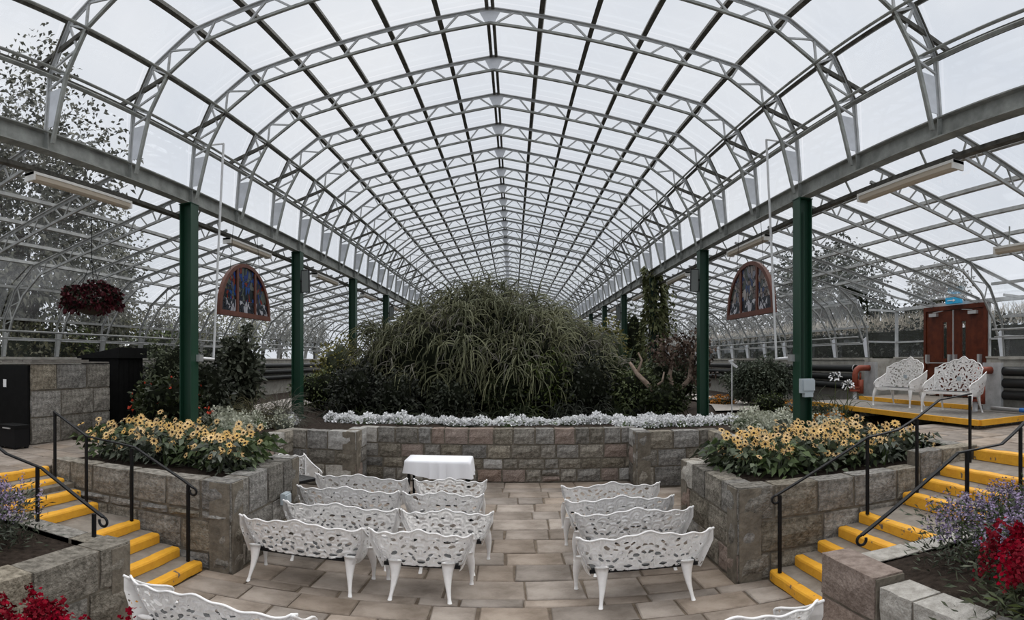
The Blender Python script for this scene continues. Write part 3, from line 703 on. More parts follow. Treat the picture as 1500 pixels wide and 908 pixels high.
# ------------------------------------------------------------------ staircases
def staircase(lab, xs, zs, sgn, y0, y1, xend):
    root = empty('stone_staircase', (xs[0], (y0+y1)/2, PZ)); tag(root, lab, 'stairs'); ox, oy = xs[0], (y0+y1)/2
    for i, (x, z) in enumerate(zip(xs, zs)):
        xe = xs[i+1] if i+1 < len(xs) else xend
        a, b = sorted((x-ox, xe-ox+sgn*.05)); zb = PZ if i == 0 else zs[i-1]
        nz_ = sgn*.11
        s_ = MB().box(min(a+(.11 if sgn > 0 else 0), b), b-(.11 if sgn < 0 else 0), y0-oy, y1-oy, (zb-.1)-PZ, z-PZ-.002).build('step', 'tread', root)
        # worn, rounded yellow nosing
        prof = [(0, zb-PZ+.005), (0, z-PZ-.025), (.012, z-PZ-.006), (.03, z-PZ), (.115, z-PZ), (.115, zb-PZ+.005)]
        mb = MB(); n = 9
        for q in range(n+1):
            yy = (y0+.02)+(y1-y0-.04)*q/n - oy; j = random.uniform(-.008, .008); jz = random.uniform(-.007, .003)
            for (px, pz) in prof: mb.v.append((x-ox+sgn*(px+(j if px < .05 else 0)), yy, pz+(jz if pz > zb-PZ+.05 else 0)))
        m_ = len(prof)
        for q in range(n):
            for e in range(m_): a_ = q*m_+e; b_ = q*m_+(e+1) % m_; mb.f.append((a_, b_, b_+m_, a_+m_))
        mb.f.append(tuple(range(m_))); mb.f.append(tuple(reversed(range(n*m_, n*m_+m_))))
        nb = mb.build('nosing', 'yellow', s_); nb['label'] = 'chipped yellow painted step edge'
    return root
XSR = [2.79, 3.11, 3.41, 3.71, 4.01, 4.70, 5.03, 5.35, 6.0]; ZSR = [-2.462, -2.324, -2.186, -2.048, -1.91, -1.74, -1.60, -1.45, -1.28]
XSL = [-3.50, -3.81, -4.11, -4.41, -5.11, -5.43, -5.75, -6.06]; ZSL = [PZ+.13*(i+1) for i in range(8)]
staircase('stone staircase of nine yellow-edged steps climbing towards the benches by the door', XSR, ZSR, 1, 4.40, 5.915, 6.25)
staircase('stone staircase of eight yellow-edged steps climbing towards the stone bin store', XSL, ZSL, -1, 4.44, 5.915, -6.3)
MB().box(5.4, 6.25, 4.4, 5.95, -2.9, -1.5).build('stair_base', 'mortar', soil); MB().box(-6.3, -5.6, 4.44, 5.95, -2.9, -1.75).build('stair_base', 'mortar', soil)

# handrails
def handrail(lab, posts, path, y, curl=None):
    root = empty('handrail', (posts[0][0], y, posts[0][1])); tag(root, lab, 'handrail'); O = Vector(root.location)
    T = lambda x, z, yy=y: tuple(Vector((x, yy, z))-O)
    mb = MB()
    for a, b in zip(path[:-1], path[1:]): mb.bar(T(*a), T(*b), .045, .016)
    mb.build('rail', 'black', root)
    if curl:
        (cx_, cz_, r_, s_) = curl; pts = [T(cx_+s_*r_*math.sin(a), cz_-r_+r_*math.cos(a)) for a in np.linspace(0, math.pi*1.6, 14)]
        MB().tube(pts, .014, 8).build('rail_scroll', 'black', root, True)
    for (x, z0, z1) in posts: MB().bar(T(x, z0), T(x, z1), .034, .034).build('post', 'black', root)
handrail('black iron handrail against the flower bed wall on the nine-step stairs', [(2.85, -2.46, -1.52), (4.03, -1.91, -.95), (4.81, -1.74, -.76), (5.78, -1.45, -.50)],
         [(2.80, -1.52), (4.03, -.94), (4.5, -.88), (4.82, -.74), (5.20, -.53), (5.80, -.47)], 5.75, (2.80, -1.52, .045, -1))
handrail('black iron handrail beside the lilac flowers on the nine-step stairs', [(4.28, -2.0, -.96), (5.15, -1.75, -.78)],
         [(2.95, -1.62), (4.15, -.96), (4.82, -.94), (5.02, -.84), (5.45, -.60)], 4.30, (2.95, -1.62, .05, -1))
handrail('black iron handrail against the flower bed wall on the eight-step stairs', [(-3.63, -2.47, -1.49), (-4.47, -2.08, -1.12), (-5.24, -1.95, -1.03), (-5.84, -1.69, -.74)],
         [(-3.56, -1.52), (-3.7, -1.44), (-4.42, -1.10), (-4.72, -1.07), (-5.22, -1.03), (-5.86, -.73)], 5.80, (-3.56, -1.52, .045, 1))
handrail('black iron handrail beside the lilac flowers on the eight-step stairs', [(-3.80, -2.1, -1.56), (-4.62, -1.9, -1.18)],
         [(-3.68, -1.57), (-4.55, -1.18), (-5.15, -1.09), (-5.6, -.9)], 4.32, (-3.68, -1.57, .05, 1))

# ================================================================== BENCHES
def openwork(fn, nu, nv, holes, thick, relief, m, name):
    """sheet (u,v in metres, hole field) clipped by marching squares, then thickened"""
    us = np.linspace(0, 1, nu+1); vs2 = np.linspace(0, 1, nv+1)
    def field(u, v):
        s, t = fn(u, v, True); f = 9.
        for (a, b, ra, rb, co, si) in holes:
            dx, dy = s-a, t-b; p, q = dx*co+dy*si, -dx*si+dy*co
            f = min(f, math.sqrt((p/ra)**2+(q/rb)**2)-1)
        return f
    Fv = [[field(u, v) for v in vs2] for u in us]
    bm = bmesh.new(); cache = {}
    def vert(u, v):
        key = (round(u, 5), round(v, 5))
        if key not in cache:
            p = Vector(fn(u, v, False)); s, t = fn(u, v, True); p += Vector((0, relief(s, t), 0)); cache[key] = bm.verts.new(p)
        return cache[key]
    for i in range(nu):
        for j in range(nv):
            cs = [(us[i], vs2[j], Fv[i][j]), (us[i+1], vs2[j], Fv[i+1][j]), (us[i+1], vs2[j+1], Fv[i+1][j+1]), (us[i], vs2[j+1], Fv[i][j+1])]
            if all(c[2] < 0 for c in cs): continue
            poly = []
            for a in range(4):
                A, B = cs[a], cs[(a+1) % 4]
                if A[2] >= 0: poly.append((A[0], A[1]))
                if (A[2] >= 0) != (B[2] >= 0):
                    tt = A[2]/(A[2]-B[2]); poly.append((A[0]+(B[0]-A[0])*tt, A[1]+(B[1]-A[1])*tt))
            vv = []
            for p in poly:
                x = vert(*p)
                if x not in vv: vv.append(x)
            if len(vv) >= 3:
                try: bm.faces.new(vv)
                except ValueError: pass
    geom = bmesh.ops.solidify(bm, geom=bm.faces[:], thickness=thick)
    bmesh.ops.recalc_face_normals(bm, faces=bm.faces)
    me = bpy.data.meshes.new(name); bm.to_mesh(me); bm.free(); me.materials.append(M[m]); return me
def scatter_holes(rs, w_, h_, n, smin, smax, gap=.02, mirror=True, row=True):
    """leaf-shaped openings, mirrored about the middle, with a row of ovals along the foot"""
    hs = []; tries = 0
    if row:
        m_ = max(3, int(w_/.17))
        for q in range(m_): hs.append((-w_/2*.86+w_*.86*q/(m_-1), .052, .046, .019, 1., 0.))
    while len(hs) < n and tries < 3000:
        tries += 1; ra = rs.uniform(smin, smax); rb = ra*rs.uniform(.34, .6); x = rs.uniform(.03, w_/2) if mirror else rs.uniform(-w_/2, w_/2); y = rs.uniform(.06, h_-.05)
        if all(math.hypot(x-h[0], (y-h[1])*1.2) > ra*.9+h[2]*.9+gap for h in hs):
            a = .9*math.sin(x*13+y*9)+rs.uniform(-.3, .3); hs.append((x, y, ra, rb, math.cos(a), math.sin(a)))
            if mirror: hs.append((-x, y, ra, rb, math.cos(-a), math.sin(-a)))
    return hs
def ridge(s, t, k=1.):
    r1 = math.hypot(((s+.13) % .26)-.13, (t % .17)-.02); r2 = math.hypot((s % .26)-.13, ((t+.085) % .17)-.02); r = min(r1, r2)
    return .009*k*math.cos(r*2*math.pi/.05)
def leg_mesh(p_top, p_bot, bow, w_top, w_bot, name='leg'):
    mb = MB(); n = 9; a, b = Vector(p_top), Vector(p_bot); base = 0
    for i in range(n+1):
        t = i/n; c = a.lerp(b, t) + Vector(bow)*math.sin(t*math.pi)*(1-.5*t)
        w_ = w_top*(1-t)**1.5+w_bot*(1-(1-t)**1.5); d_ = .5*w_+.012
        if i == n: w_ *= 1.6; d_ *= 1.4
        if i == n-1: w_ *= 1.1
        for q in range(8):
            an = 2*math.pi*q/8; mb.v.append((c.x+math.cos(an)*w_/2, c.y+math.sin(an)*d_/2, c.z))
    for i in range(n):
        for q in range(8): x = i*8+q; y_ = i*8+(q+1) % 8; mb.f.append((x, y_, y_+8, x+8))
    mb.f.append(tuple(range(8))); mb.f.append(tuple(reversed(range(n*8, n*8+8))))
    return mb.mesh(name, 'white', True)
def make_bench(W, seat_w, rear_sp, back_h=.40, seat_h=.42, peak=.05, seed=1, fancy=False, plaque=False):
    rs = random.Random(seed); root = empty('garden_bench')
    def topcurve(a):      # a in -1..1
        if fancy: return back_h*(.60+.40*math.cos(a*1.25)) + .028*abs(math.cos(a*8.5)) + peak*max(0, 1-abs(a)*4)
        return back_h + peak*math.exp(-(a*3.6)**2) + .012*math.cos(a*19) - .035*abs(a)**3 + (.02 if abs(a) > .93 else 0)
    def back(u, v, flat):
        a = 2*u-1; h = topcurve(a); t = v*h; hw_ = (seat_w*.5+(W-seat_w)*.5*min(1, (t/back_h))**.8)
        if flat: return a*hw_, t
        lean = .34 if not fancy else .24
        return (a*hw_, -.22 - t*lean + .11*abs(a)**5*(W/1.4) + (.05*a*a if fancy else .02*a*a), seat_h - .03 + t)
    n = int(62*W/1.4) if not fancy else int(150*W/1.4)
    hl = scatter_holes(rs, W*.9, back_h*1.0, n, .014 if not fancy else .016, .044 if not fancy else .046, gap=.012 if not fancy else .004)
    add('backrest', openwork(back, int(95*W/1.4), 30 if not fancy else 38, hl, .012, ridge, 'white', 'backrest'), root)
    # rolled rim along the top edge
    rim = [Vector(back(u, 1, False)) for u in np.linspace(0, 1, 48)]
    lo = [Vector(back(0, v, False)) for v in np.linspace(0, 1, 8)]; hi = [Vector(back(1, v, False)) for v in np.linspace(1, 0, 8)]
    MB().tube(lo[:-1]+rim+hi[1:], .011, 6).build('rim', 'white', root, True)
    # seat of dark slats on a frame
    sy0, sy1 = -.20, .22
    for i in range(6):
        yy = sy0+.04+(sy1-sy0-.08)*i/5; MB().box(-seat_w/2+.02, seat_w/2-.02, yy-.028, yy+.028, seat_h-.012, seat_h+.006).build('seat_slat', 'seat', root)
    MB().bar((-seat_w/2, sy1, seat_h-.02), (seat_w/2, sy1, seat_h-.02), .02, .05).bar((-seat_w/2, sy0, seat_h-.03), (seat_w/2, sy0, seat_h-.03), .02, .04).build('seat_frame', 'black' if not fancy else 'white', root)
    # arms: openwork cheeks curling to the front
    for s in (-1, 1):
        def cheek(u, v, flat, s=s):
            yb, yf = -.30, .24; yy = yb+(yf-yb)*u; top = .26*(1-u)**.8+.17 if not fancy else .28*(1-u)**.7+.18
            bot = -.05*math.sin(u*math.pi); t = v*top
            if flat: return (u-.5)*.55, .03+t
            x = seat_w/2 + (W-seat_w)/2*(.25+.75*(1-u))*min(1, t/.3) + .03*u
            return (s*x, yy, seat_h-.04+bot+t)
        hc = scatter_holes(rs, .5, .36, 18, .014, .036, gap=.012, mirror=False, row=False)
        add('armrest', openwork(cheek, 26, 16, hc, .012, lambda a, b: 0, 'white', 'armrest'), root)
        MB().tube([cheek(u, 1, False) for u in np.linspace(0, 1, 10)] + [(s*(seat_w/2+.05), .27, seat_h+.10), (s*(seat_w/2+.05), .255, seat_h+.055)], .013, 6).build('arm_rail', 'white', root, True)
        fx = seat_w/2+.02
        add('leg', leg_mesh((s*fx, .20, seat_h+.01), (s*(fx+.05), .27, 0), (s*.035, .03, 0), .15, .03), root)
        rx = rear_sp/2
        add('leg', leg_mesh((s*(rx-.03), -.22, seat_h+.02), (s*rx, -.33, 0), (s*-.02, .03, 0), .15, .03), root)
    if plaque:
        o = MB().box(-.055, .055, -.252, -.246, seat_h+.22, seat_h+.31).build('plaque', 'box_grey', root); o.location.y = .04; o['label'] = 'small grey memorial plaque'
    return reg(root)
WB = make_bench(1.45, 1.22, 1.20, seed=3); NB = make_bench(1.08, .80, .62, seed=4); RB = make_bench(1.42, 1.14, .96, seed=5, peak=.06)
used = set()
def put_bench(proto, x, y, rz, label, z=PZ, group=None):
    o = proto if proto.name not in used else copy_tree(proto); used.add(proto.name)
    o.location = (x, y, z); o.rotation_euler = (0, 0, rz); tag(o, label, 'bench', group); return o
ORD = ['row nearest the clothed table', 'second row from the clothed table', 'third row from the clothed table', 'fourth row from the clothed table']
for i, (y_) in enumerate([8.52, 7.62, 6.68, 5.80]):
    put_bench(WB, [-2.30, -2.26, -2.08, -2.25][i], y_+.34, R([-1, 1, -1, -2.5][i]), 'wide white cast bench by the eight-step stairs block, ' + ORD[i])
    put_bench(NB, [-.93, -.92, -.77, -.93][i], y_+.32, R([1, -1, 1, -1.5][i]), 'narrow white cast bench on the central aisle, ' + ORD[i])
for i, (y_, x_, a_) in enumerate([(8.10, 1.40, 0), (7.25, 1.37, .5), (6.58, 1.42, 1), (5.62, 1.33, 1.5)]):
    put_bench(RB, x_, y_+.34, R(a_), 'white cast bench standing alone in the %s' % ORD[i])
put_bench(WB, -2.12, 3.57+.30, R(-3), 'white cast bench next to the red flowers below the grey block wall')
put_bench(RB, 1.36, 3.48+.30, R(2), 'white cast bench next to the red flowers by the pink stone')
put_bench(NB, -3.86, 9.75, R(-115), 'white cast bench in the wall nook beside the clothed table')
FB1 = make_bench(1.30, 1.12, 1.05, back_h=.70, seat_h=.44, peak=.05, seed=8, fancy=True, plaque=True)
FB2 = make_bench(1.30, 1.12, 1.05, back_h=.70, seat_h=.44, peak=.05, seed=9, fancy=True, plaque=True)
put_bench(FB1, 8.64, 11.0, R(96), 'high-backed white openwork bench on the platform, further from the red valve', z=-1.1)
put_bench(FB2, 8.42, 8.88, R(100), 'high-backed white openwork bench on the platform next to the dark heating pipes', z=-1.1)

# platform in front of the door
pf = empty('wooden_platform', (9.2, 10.4, -1.34)); tag(pf, 'low grey boarded platform with yellow edge under the high-backed benches', 'platform')
for i in range(9):
    x = -1.5+i*.21; MB().box(x+.005, x+.2, -3.0, 3.3, .16, .24).build('plank', 'plank', pf)
MB().box(-1.56, -1.5, -3.0, 3.3, .13, .238).box(-1.5, .4, -3.06, -3.0, .13, .238).build('edge_strip', 'yellow', pf)
for yy in (-2.8, -1, 1, 3): MB().box(-1.4, .35, yy-.05, yy+.05, 0, .16).build('bearer', 'stone', pf)
ts = empty('door_step', (10.0, 10.9, -1.34)); tag(ts, 'concrete step with yellow edge behind the benches before the double door', 'step')
MB().box(-.85, .8, -1.9, 2.5, .24, .34).build('slab', 'tread', ts); MB().box(-.9, -.85, -1.9, 2.5, .245, .345).build('edge_strip', 'yellow', ts); MB().box(-.4, .8, -1.9, 2.5, -.3, .24).build('footing', 'concrete', ts)

# ------------------------------------------------------------------ clothed table
tb = empty('side_table', (-1.36, 10.72, PZ)); tag(tb, 'small table under a white cloth in front of the stone wall', 'table')
MB().box(-.58, .58, -.33, .33, .71, .745).build('tabletop', 'wood', tb)
for a in (-.53, .53):
    for b in (-.28, .28): MB().bar((a, b, 0), (a, b, .71), .045, .045).build('leg', 'black', tb)
def cloth():
    """flat top with a skirt of varying length hanging in soft folds"""
    bm = bmesh.new(); n = 96; rings = []
    hx, hy = .60, .35
    def edge(a):
        c, s_ = math.cos(a), math.sin(a); m_ = max(abs(c)/hx, abs(s_)/hy); return c/m_, s_/m_
    for k in range(14):
        ring = []
        for q in range(n):
            a = 2*math.pi*(q+.5)/n; x, y_ = edge(a)
            if k < 5: t = (k+1)/5; ring.append(bm.verts.new((x*t, y_*t, .757)))
            else:
                t = (k-4)/9; front = max(0, -y_/hy)
                L_ = .20+.13*math.sin(x*2.6+1.4)*front+.10*max(0, x/hx)**4+.06*max(0, -x/hx)**6
                o = .03*t+.022*t*math.sin(a*13+.6)+.010*t*math.sin(a*29); d = Vector((x/hx, y_/hy)).normalized()
                ring.append(bm.verts.new((x*1.012+d.x*o, y_*1.012+d.y*o, .757-.004-L_*t)))
        rings.append(ring)
    c = bm.verts.new((0, 0, .757))
    for q in range(n): bm.faces.new((c, rings[0][q], rings[0][(q+1) % n]))
    for k in range(13):
        for q in range(n): bm.faces.new((rings[k][q], rings[k+1][q], rings[k+1][(q+1) % n], rings[k][(q+1) % n]))
    me = bpy.data.meshes.new('tablecloth'); bm.to_mesh(me); bm.free(); me.materials.append(M['cloth'])
    me.polygons.foreach_set('use_smooth', [True]*len(me.polygons)); return me
tcl = add('tablecloth', cloth(), None, (-1.36, 10.72, PZ)); tag(tcl, 'white cloth draped over the small table by the stone wall', 'tablecloth')

# ================================================================== THINGS ON THE FRAME
# half-round stained glass panels
def stained_mat(name, cols, dull):
    m = bpy.data.materials.new(name); m.use_nodes = True; t = m.node_tree; b = t.nodes['Principled BSDF']
    co = t.nodes.new('ShaderNodeTexCoord'); vo = t.nodes.new('ShaderNodeTexVoronoi'); vo.inputs['Scale'].default_value = 15
    ve = t.nodes.new('ShaderNodeTexVoronoi'); ve.feature = 'DISTANCE_TO_EDGE'; ve.inputs['Scale'].default_value = 15
    sp = t.nodes.new('ShaderNodeSeparateColor'); cr = t.nodes.new('ShaderNodeValToRGB'); cr.color_ramp.interpolation = 'CONSTANT'
    el = cr.color_ramp.elements
    while len(el) < len(cols): el.new(.5)
    for i, c in enumerate(cols): el[i].position = i/len(cols); el[i].color = tuple(c)+(1,)
    mp = t.nodes.new('ShaderNodeMapping'); mp.inputs['Scale'].default_value = (1, 1.0, .75)
    ns = t.nodes.new('ShaderNodeTexNoise'); ns.inputs['Scale'].default_value = 2.5; mxv = t.nodes.new('ShaderNodeMixRGB'); mxv.inputs[0].default_value = .35
    lt = t.nodes.new('ShaderNodeMath'); lt.operation = 'LESS_THAN'; lt.inputs[1].default_value = .045
    mx = t.nodes.new('ShaderNodeMixRGB'); mx.inputs[2].default_value = (.008, .008, .008, 1)
    sz = t.nodes.new('ShaderNodeSeparateXYZ'); low = t.nodes.new('ShaderNodeMath'); low.operation = 'LESS_THAN'; low.inputs[1].default_value = .33
    mw = t.nodes.new('ShaderNodeMixRGB'); 
    cw = t.nodes.new('ShaderNodeValToRGB'); cw.color_ramp.interpolation = 'CONSTANT'
    cw.color_ramp.elements[0].color = (.62, .62, .66, 1); cw.color_ramp.elements[1].position = .55; cw.color_ramp.elements[1].color = (.06, .07, .09, 1)
    L = t.links.new
    L(co.outputs['Object'], mp.inputs['Vector']); L(mp.outputs[0], ns.inputs['Vector']); L(mp.outputs[0], mxv.inputs[1]); L(ns.outputs['Color'], mxv.inputs[2])
    L(mxv.outputs[0], vo.inputs['Vector']); L(mxv.outputs[0], ve.inputs['Vector']); L(vo.outputs['Color'], sp.inputs[0])
    L(sp.outputs[0], cr.inputs['Fac']); L(sp.outputs[1], cw.inputs['Fac'])
    L(co.outputs['Object'], sz.inputs[0]); L(sz.outputs['Z'], low.inputs[0]); L(low.outputs[0], mw.inputs[0]); L(cr.outputs[0], mw.inputs[1]); L(cw.outputs[0], mw.inputs[2])
    L(ve.outputs['Distance'], lt.inputs[0]); L(lt.outputs[0], mx.inputs[0]); L(mw.outputs[0], mx.inputs[1])
    tl = t.nodes.new('ShaderNodeBsdfTranslucent'); ms = t.nodes.new('ShaderNodeMixShader'); ms.inputs[0].default_value = .6
    L(mx.outputs[0], b.inputs['Base Color']); L(mx.outputs[0], tl.inputs['Color']); b.inputs['Roughness'].default_value = .25
    L(b.outputs[0], ms.inputs[1]); L(tl.outputs[0], ms.inputs[2]); L(ms.outputs[0], t.nodes['Material Output'].inputs['Surface'])
    return m
M['stain_a'] = stained_mat('stained_glass_blue', [(.02, .07, .33), (.015, .025, .06), (.16, .20, .17), (.03, .12, .40), (.10, .085, .06), (.20, .22, .20), (.02, .03, .03), (.33, .04, .02)], 0)
M['stain_b'] = stained_mat('stained_glass_pale', [(.30, .31, .36), (.20, .17, .16), (.40, .36, .34), (.08, .12, .24), (.36, .36, .36), (.13, .15, .13), (.45, .43, .42), (.27, .22, .20)], 1)
def arch_panel(x, yc, z0, m, lab, sgn):
    root = empty('stained_glass_panel', (x, yc, z0)); tag(root, lab, 'stained glass'); r = 1.2; H = 1.07
    def pt(a, rr): return (0, rr*math.cos(a), (rr*H/r)*math.sin(a)+.06)
    fr = MB(); n = 28
    for i in range(n):
        a0, a1 = math.pi*i/n, math.pi*(i+1)/n; q = []
        for a in (a0, a1):
            for (rr, dx) in ((r, -.04), (r, .04), (r-.09, .04), (r-.09, -.04)): p = pt(a, rr); q.append((dx, p[1], p[2]))
        b0 = len(fr.v); fr.v += q
        fr.f += [(b0+e, b0+(e+1) % 4, b0+4+(e+1) % 4, b0+4+e) for e in range(4)]
    fr.build('arched_frame', 'frame_wood', root)
    MB().box(-.045, .045, -r, r, -.02, .08).build('bottom_rail', 'frame_wood', root)
    for yy in (-.42, .42):
        zt = (H-.07)*math.sqrt(1-(yy/(r-.05))**2)+.05; MB().box(-.035, .035, yy-.04, yy+.04, .08, zt).build('mullion', 'frame_wood', root)
    for (ya, yb) in ((-1.13, -.46), (-.38, .38), (.46, 1.13)):
        ys = np.linspace(ya, yb, 12); pts = [(0, ya, .07)] + [(0, yb, .07)]
        topp = [(0, y_, (H-.06)*math.sqrt(max(0, 1-(y_/(r-.045))**2))+.06) for y_ in ys[::-1]]
        P = pts+topp; mb = MB(); nn = len(P)
        mb.v = [(-.006, p[1], p[2]) for p in P]+[(.006, p[1], p[2]) for p in P]; mb.f = [tuple(range(nn)), tuple(reversed(range(nn, 2*nn)))]+[(i, i+nn, (i+1) % nn+nn, (i+1) % nn) for i in range(nn)]
        mb.build('stained_pane', m, root)
    for yy in (-.7, .7):
        zt = H*math.sqrt(1-(yy/r)**2)+.06; MB().tube([(0, yy, zt), (0, yy*.8, 2.86-z0)], .005, 5).build('hanging_wire', 'black', root)
arch_panel(XL, 11.03, .92, 'stain_a', 'half-round stained glass panel of blue and dark pieces in wooden frame', -1)
arch_panel(XR, 11.05, .93, 'stain_b', 'half-round stained glass panel of pale muted pieces in wooden frame', 1)

# fluorescent fittings
def light_fitting(x, y0, y1, z, lab, grp=None, xe=None):
    root = empty('light_fitting', (x, (y0+y1)/2, z)); tag(root, lab, 'light fitting', grp); h = (y1-y0)/2
    MB().box(-.09, .09, -h, h, .06, .10).build('casing', 'fitting', root)
    mb = MB(); pr2 = [(-.08, .06), (-.065, .0), (-.03, -.02), (.03, -.02), (.065, 0), (.08, .06)]
    for yy in (-h+.03, h-.03): mb.v += [(a, yy, b) for a, b in pr2]
    mb.f = [(i, i+1, i+7, i+6) for i in range(5)] + [(5, 4, 3, 2, 1, 0), (6, 7, 8, 9, 10, 11), (0, 6, 11, 5)]
    mb.build('diffuser', 'tube_diff', root)
    for e in (-h, h-.03): MB().box(-.092, .092, e, e+.03, -.022, .102).build('end_cap', 'fitting', root)
    for yy in (-h*.6, h*.6): MB().bar((0, yy, .1), (0, yy, 2.61-z if z > 2.3 else .45), .02, .02).build('hanger', 'beam', root)
LF = 'pale fluorescent fitting hung below the beam of the %s aisle'
for x, nm, g in ((XL-.2, 'hanging basket', 'fittings of the basket aisle'), (XR+.2, 'round bush', 'fittings of the bush aisle')):
    for y in (6.2, 11.6, 17, 22.4, 27.8): light_fitting(x, y-1.05, y+1.05, 2.47, LF % nm, g)
light_fitting(7.55, 5.35, 6.85, 1.9, 'pale fluorescent fitting out in the aisle above the dark heating pipes')

# loudspeakers on posts
for s, x, n in ((-1, XL, 1), (1, XR, 1), (-1, XL, 3), (1, XR, 3)):
    y = YK(3*n); root = empty('loudspeaker', (x-s*.25, y-.05, 1.75)); root.rotation_euler = (R(8), 0, R(-12*s))
    tag(root, 'tall grey column loudspeaker on a green post of the %s aisle' % ('hanging basket' if s < 0 else 'round bush'), 'loudspeaker', 'loudspeakers, %s side' % ('basket' if s < 0 else 'bush'))
    MB().box(-.10, .10, -.08, .09, 0, .58).build('case', 'black', root); MB().box(-.085, .085, -.095, -.08, .02, .56).build('grille', 'speaker', root)
    MB().bar((s*.08, .02, .3), (s*.16, .05, .3), .05, .05).build('bracket', 'black', root)

# vent winding poles
for s, (bx, by), (tx, ty, tz), px in ((-1, (-5.30, 9.35), (-5.0, 9.19, 4.1), XL), (1, (4.65, 9.52), (4.36, 9.33, 4.12), XR)):
    root = empty('winding_pole', (bx, by, .02)); tag(root, 'tall white vent winding pole next to the %s stained glass' % ('blue' if s < 0 else 'pale'), 'pole'); O = Vector(root.location)
    MB().tube([tuple(Vector((bx, by, 0.0))-O), tuple(Vector((tx, ty, tz))-O)], .022, 8).build('shaft', 'alu', root)
    tp_ = Vector((XC+s*4.87, ty-.4, 3.95)); MB().tube([tuple(Vector((tx, ty, tz))-O), tuple(tp_-O)], .018, 8).build('top_link', 'alu', root)
    MB().tube([tuple(Vector((bx, by, .02))-O), tuple(Vector((px-s*.1, 8.87, .04))-O)], .03, 8).box(*sum(([v-.06, v+.06] for v in (Vector((px-s*.14, 8.87, .04))-O)), [])).build('gearbox', 'chrome', root)
# boxes on posts
bx_ = empty('junction_box', (XR-.02, 8.76-.135, -.55)); tag(bx_, 'pale grey switch box on the green post among yellow flowers', 'junction box')
MB().box(-.12, .12, -.09, 0, 0, .24).build('case', 'box_grey', bx_); MB().box(-.09, .13, -.11, -.09, .04, .22).build('cover', 'box_grey', bx_); MB().box(-.06, .1, -.1, 0, -.07, 0).build('socket', 'box_grey', bx_)
cd = MB().tube([(XR, 8.76-.06, -.3), (XR, 8.76-.06, 2.6)], .012, 6).build('conduit', 'green'); tag(cd, 'thin green conduit up the post above the grey switch box', 'conduit')
sb = empty('socket_box', (-3.09, 7.4, -2.02)); tag(sb, 'small blue-grey socket box on the flower bed side wall', 'socket')
MB().box(0, .07, -.1, .1, 0, .16).build('case', 'box_grey', sb); MB().box(.07, .09, -.08, .08, .02, .14).build('lid', 'box_grey', sb)

# heating pipes along the side walls
for s, segs in ((-1, [(4.0, Y1-1)]), (1, [(3.0, 8.75), (14.2, Y1-1)])):
    x = XC+s*(HW-.36)
    for y0, y1 in segs:
        for z in (-.24, -.50, -.76):
            lab = 'thick dark heating pipe along the wall beyond the stone bin store' if s < 0 else ('thick dark heating pipe ending at the platform red valve' if y0 < 5 else 'thick dark heating pipe running behind the round bush')
            o = MB().tube([(x, y0, z), (x, y1, z)], .105, 12).build('heating_pipe', 'greypipe', None, True); tag(o, lab, 'pipe', lab+' group')
            MB().tube([(x, y0, z), (x, y0+.03, z)], .12, 12).build('flange', 'galv', o)
            if s > 0 and y0 < 5: MB().tube([(x, y1-.03, z), (x, y1, z)], .12, 12).build('flange', 'galv', o)
for (x, y, lab) in ((9.0, 8.72, 'red oxide valve pipe bend next to the platform bench'), (9.25, 13.7, 'red oxide valve pipe bend next to the strap-leaved lilies')):
    root = empty('valve_pipe', (x, y, -1.3)); tag(root, lab, 'pipe')
    MB().tube([(.45, 0, 1.08)] + [(.12-.2*math.sin(a), 0, .88+.2*math.cos(a)) for a in np.linspace(0, math.pi/2, 7)] + [(-.08, 0, .55)], .085, 10).build('bend', 'redpipe', root, True)
    MB().tube([(-.08, 0, .5), (-.08, 0, .56)], .15, 12).tube([(-.08, 0, .42), (-.08, 0, .48)], .15, 12).build('flange', 'redpipe', root)
    MB().tube([(.1, 0, .35), (.1, 0, .75)], .10, 10).tube([(.1, 0, .75), (.1, 0, .95)], .03, 8).build('valve_body', 'redpipe', root, True)
    MB().tube([(-.08, 0, -.05), (-.08, 0, .42)], .06, 10).build('riser', 'alu', root, True)
    MB().box(.42, .5, -.3, .25, -.05, 1.25).build('back_plate', 'galv', root)
sp_ = MB().tube([(9.1, 3.0, -1.02), (9.1, 8.4, -1.02)], .045, 10).build('steel_pipe', 'chrome', None, True); tag(sp_, 'thin bright steel pipe with blue tape under the dark heating pipes', 'pipe')
MB().tube([(9.1, 7.3, -1.02), (9.1, 7.6, -1.02)], .05, 10).build('tape', 'blue_tape', sp_)

# hanging basket
hb = empty('hanging_basket', (-6.5, 7.33, .72)); tag(hb, 'hanging basket of dark red flowers in the aisle above the bin store', 'hanging basket')
MB().lathe([(.05, .05), (.15, .07), (.24, .13), (.28, .22), (.25, .22), (.15, .12)], 18).build('bowl', 'trunk', hb, True)
P, d = ell_points(900, (0, 0, .30), (.46, .46, .24), .6, -.5)
V, F = leaves_np(P, unit(d+RNG.normal(size=d.shape)*.4), .09, .06); hbl = add('leaf_mass', np_mesh('leaf_mass', V, F, 'dark_leaf'), hb)
P, d = ell_points(1300, (0, 0, .28), (.48, .48, .28), .85, -.55)
V, F = leaves_np(P, unit(d+RNG.normal(size=d.shape)*.7), .07, .07); add('blooms', np_mesh('blooms', V, F, 'basketfl'), hb)['kind'] = 'stuff'
MB().tube([(.3, 0, .22), (0, 0, 1.0)], .006, 5).tube([(-.15, .26, .22), (0, 0, 1.0)], .006, 5).tube([(-.15, -.26, .22), (0, 0, 1.0)], .006, 5).tube([(0, 0, 1.0), (0, 0, 1.75)], .008, 5).build('chain', 'black', hb)

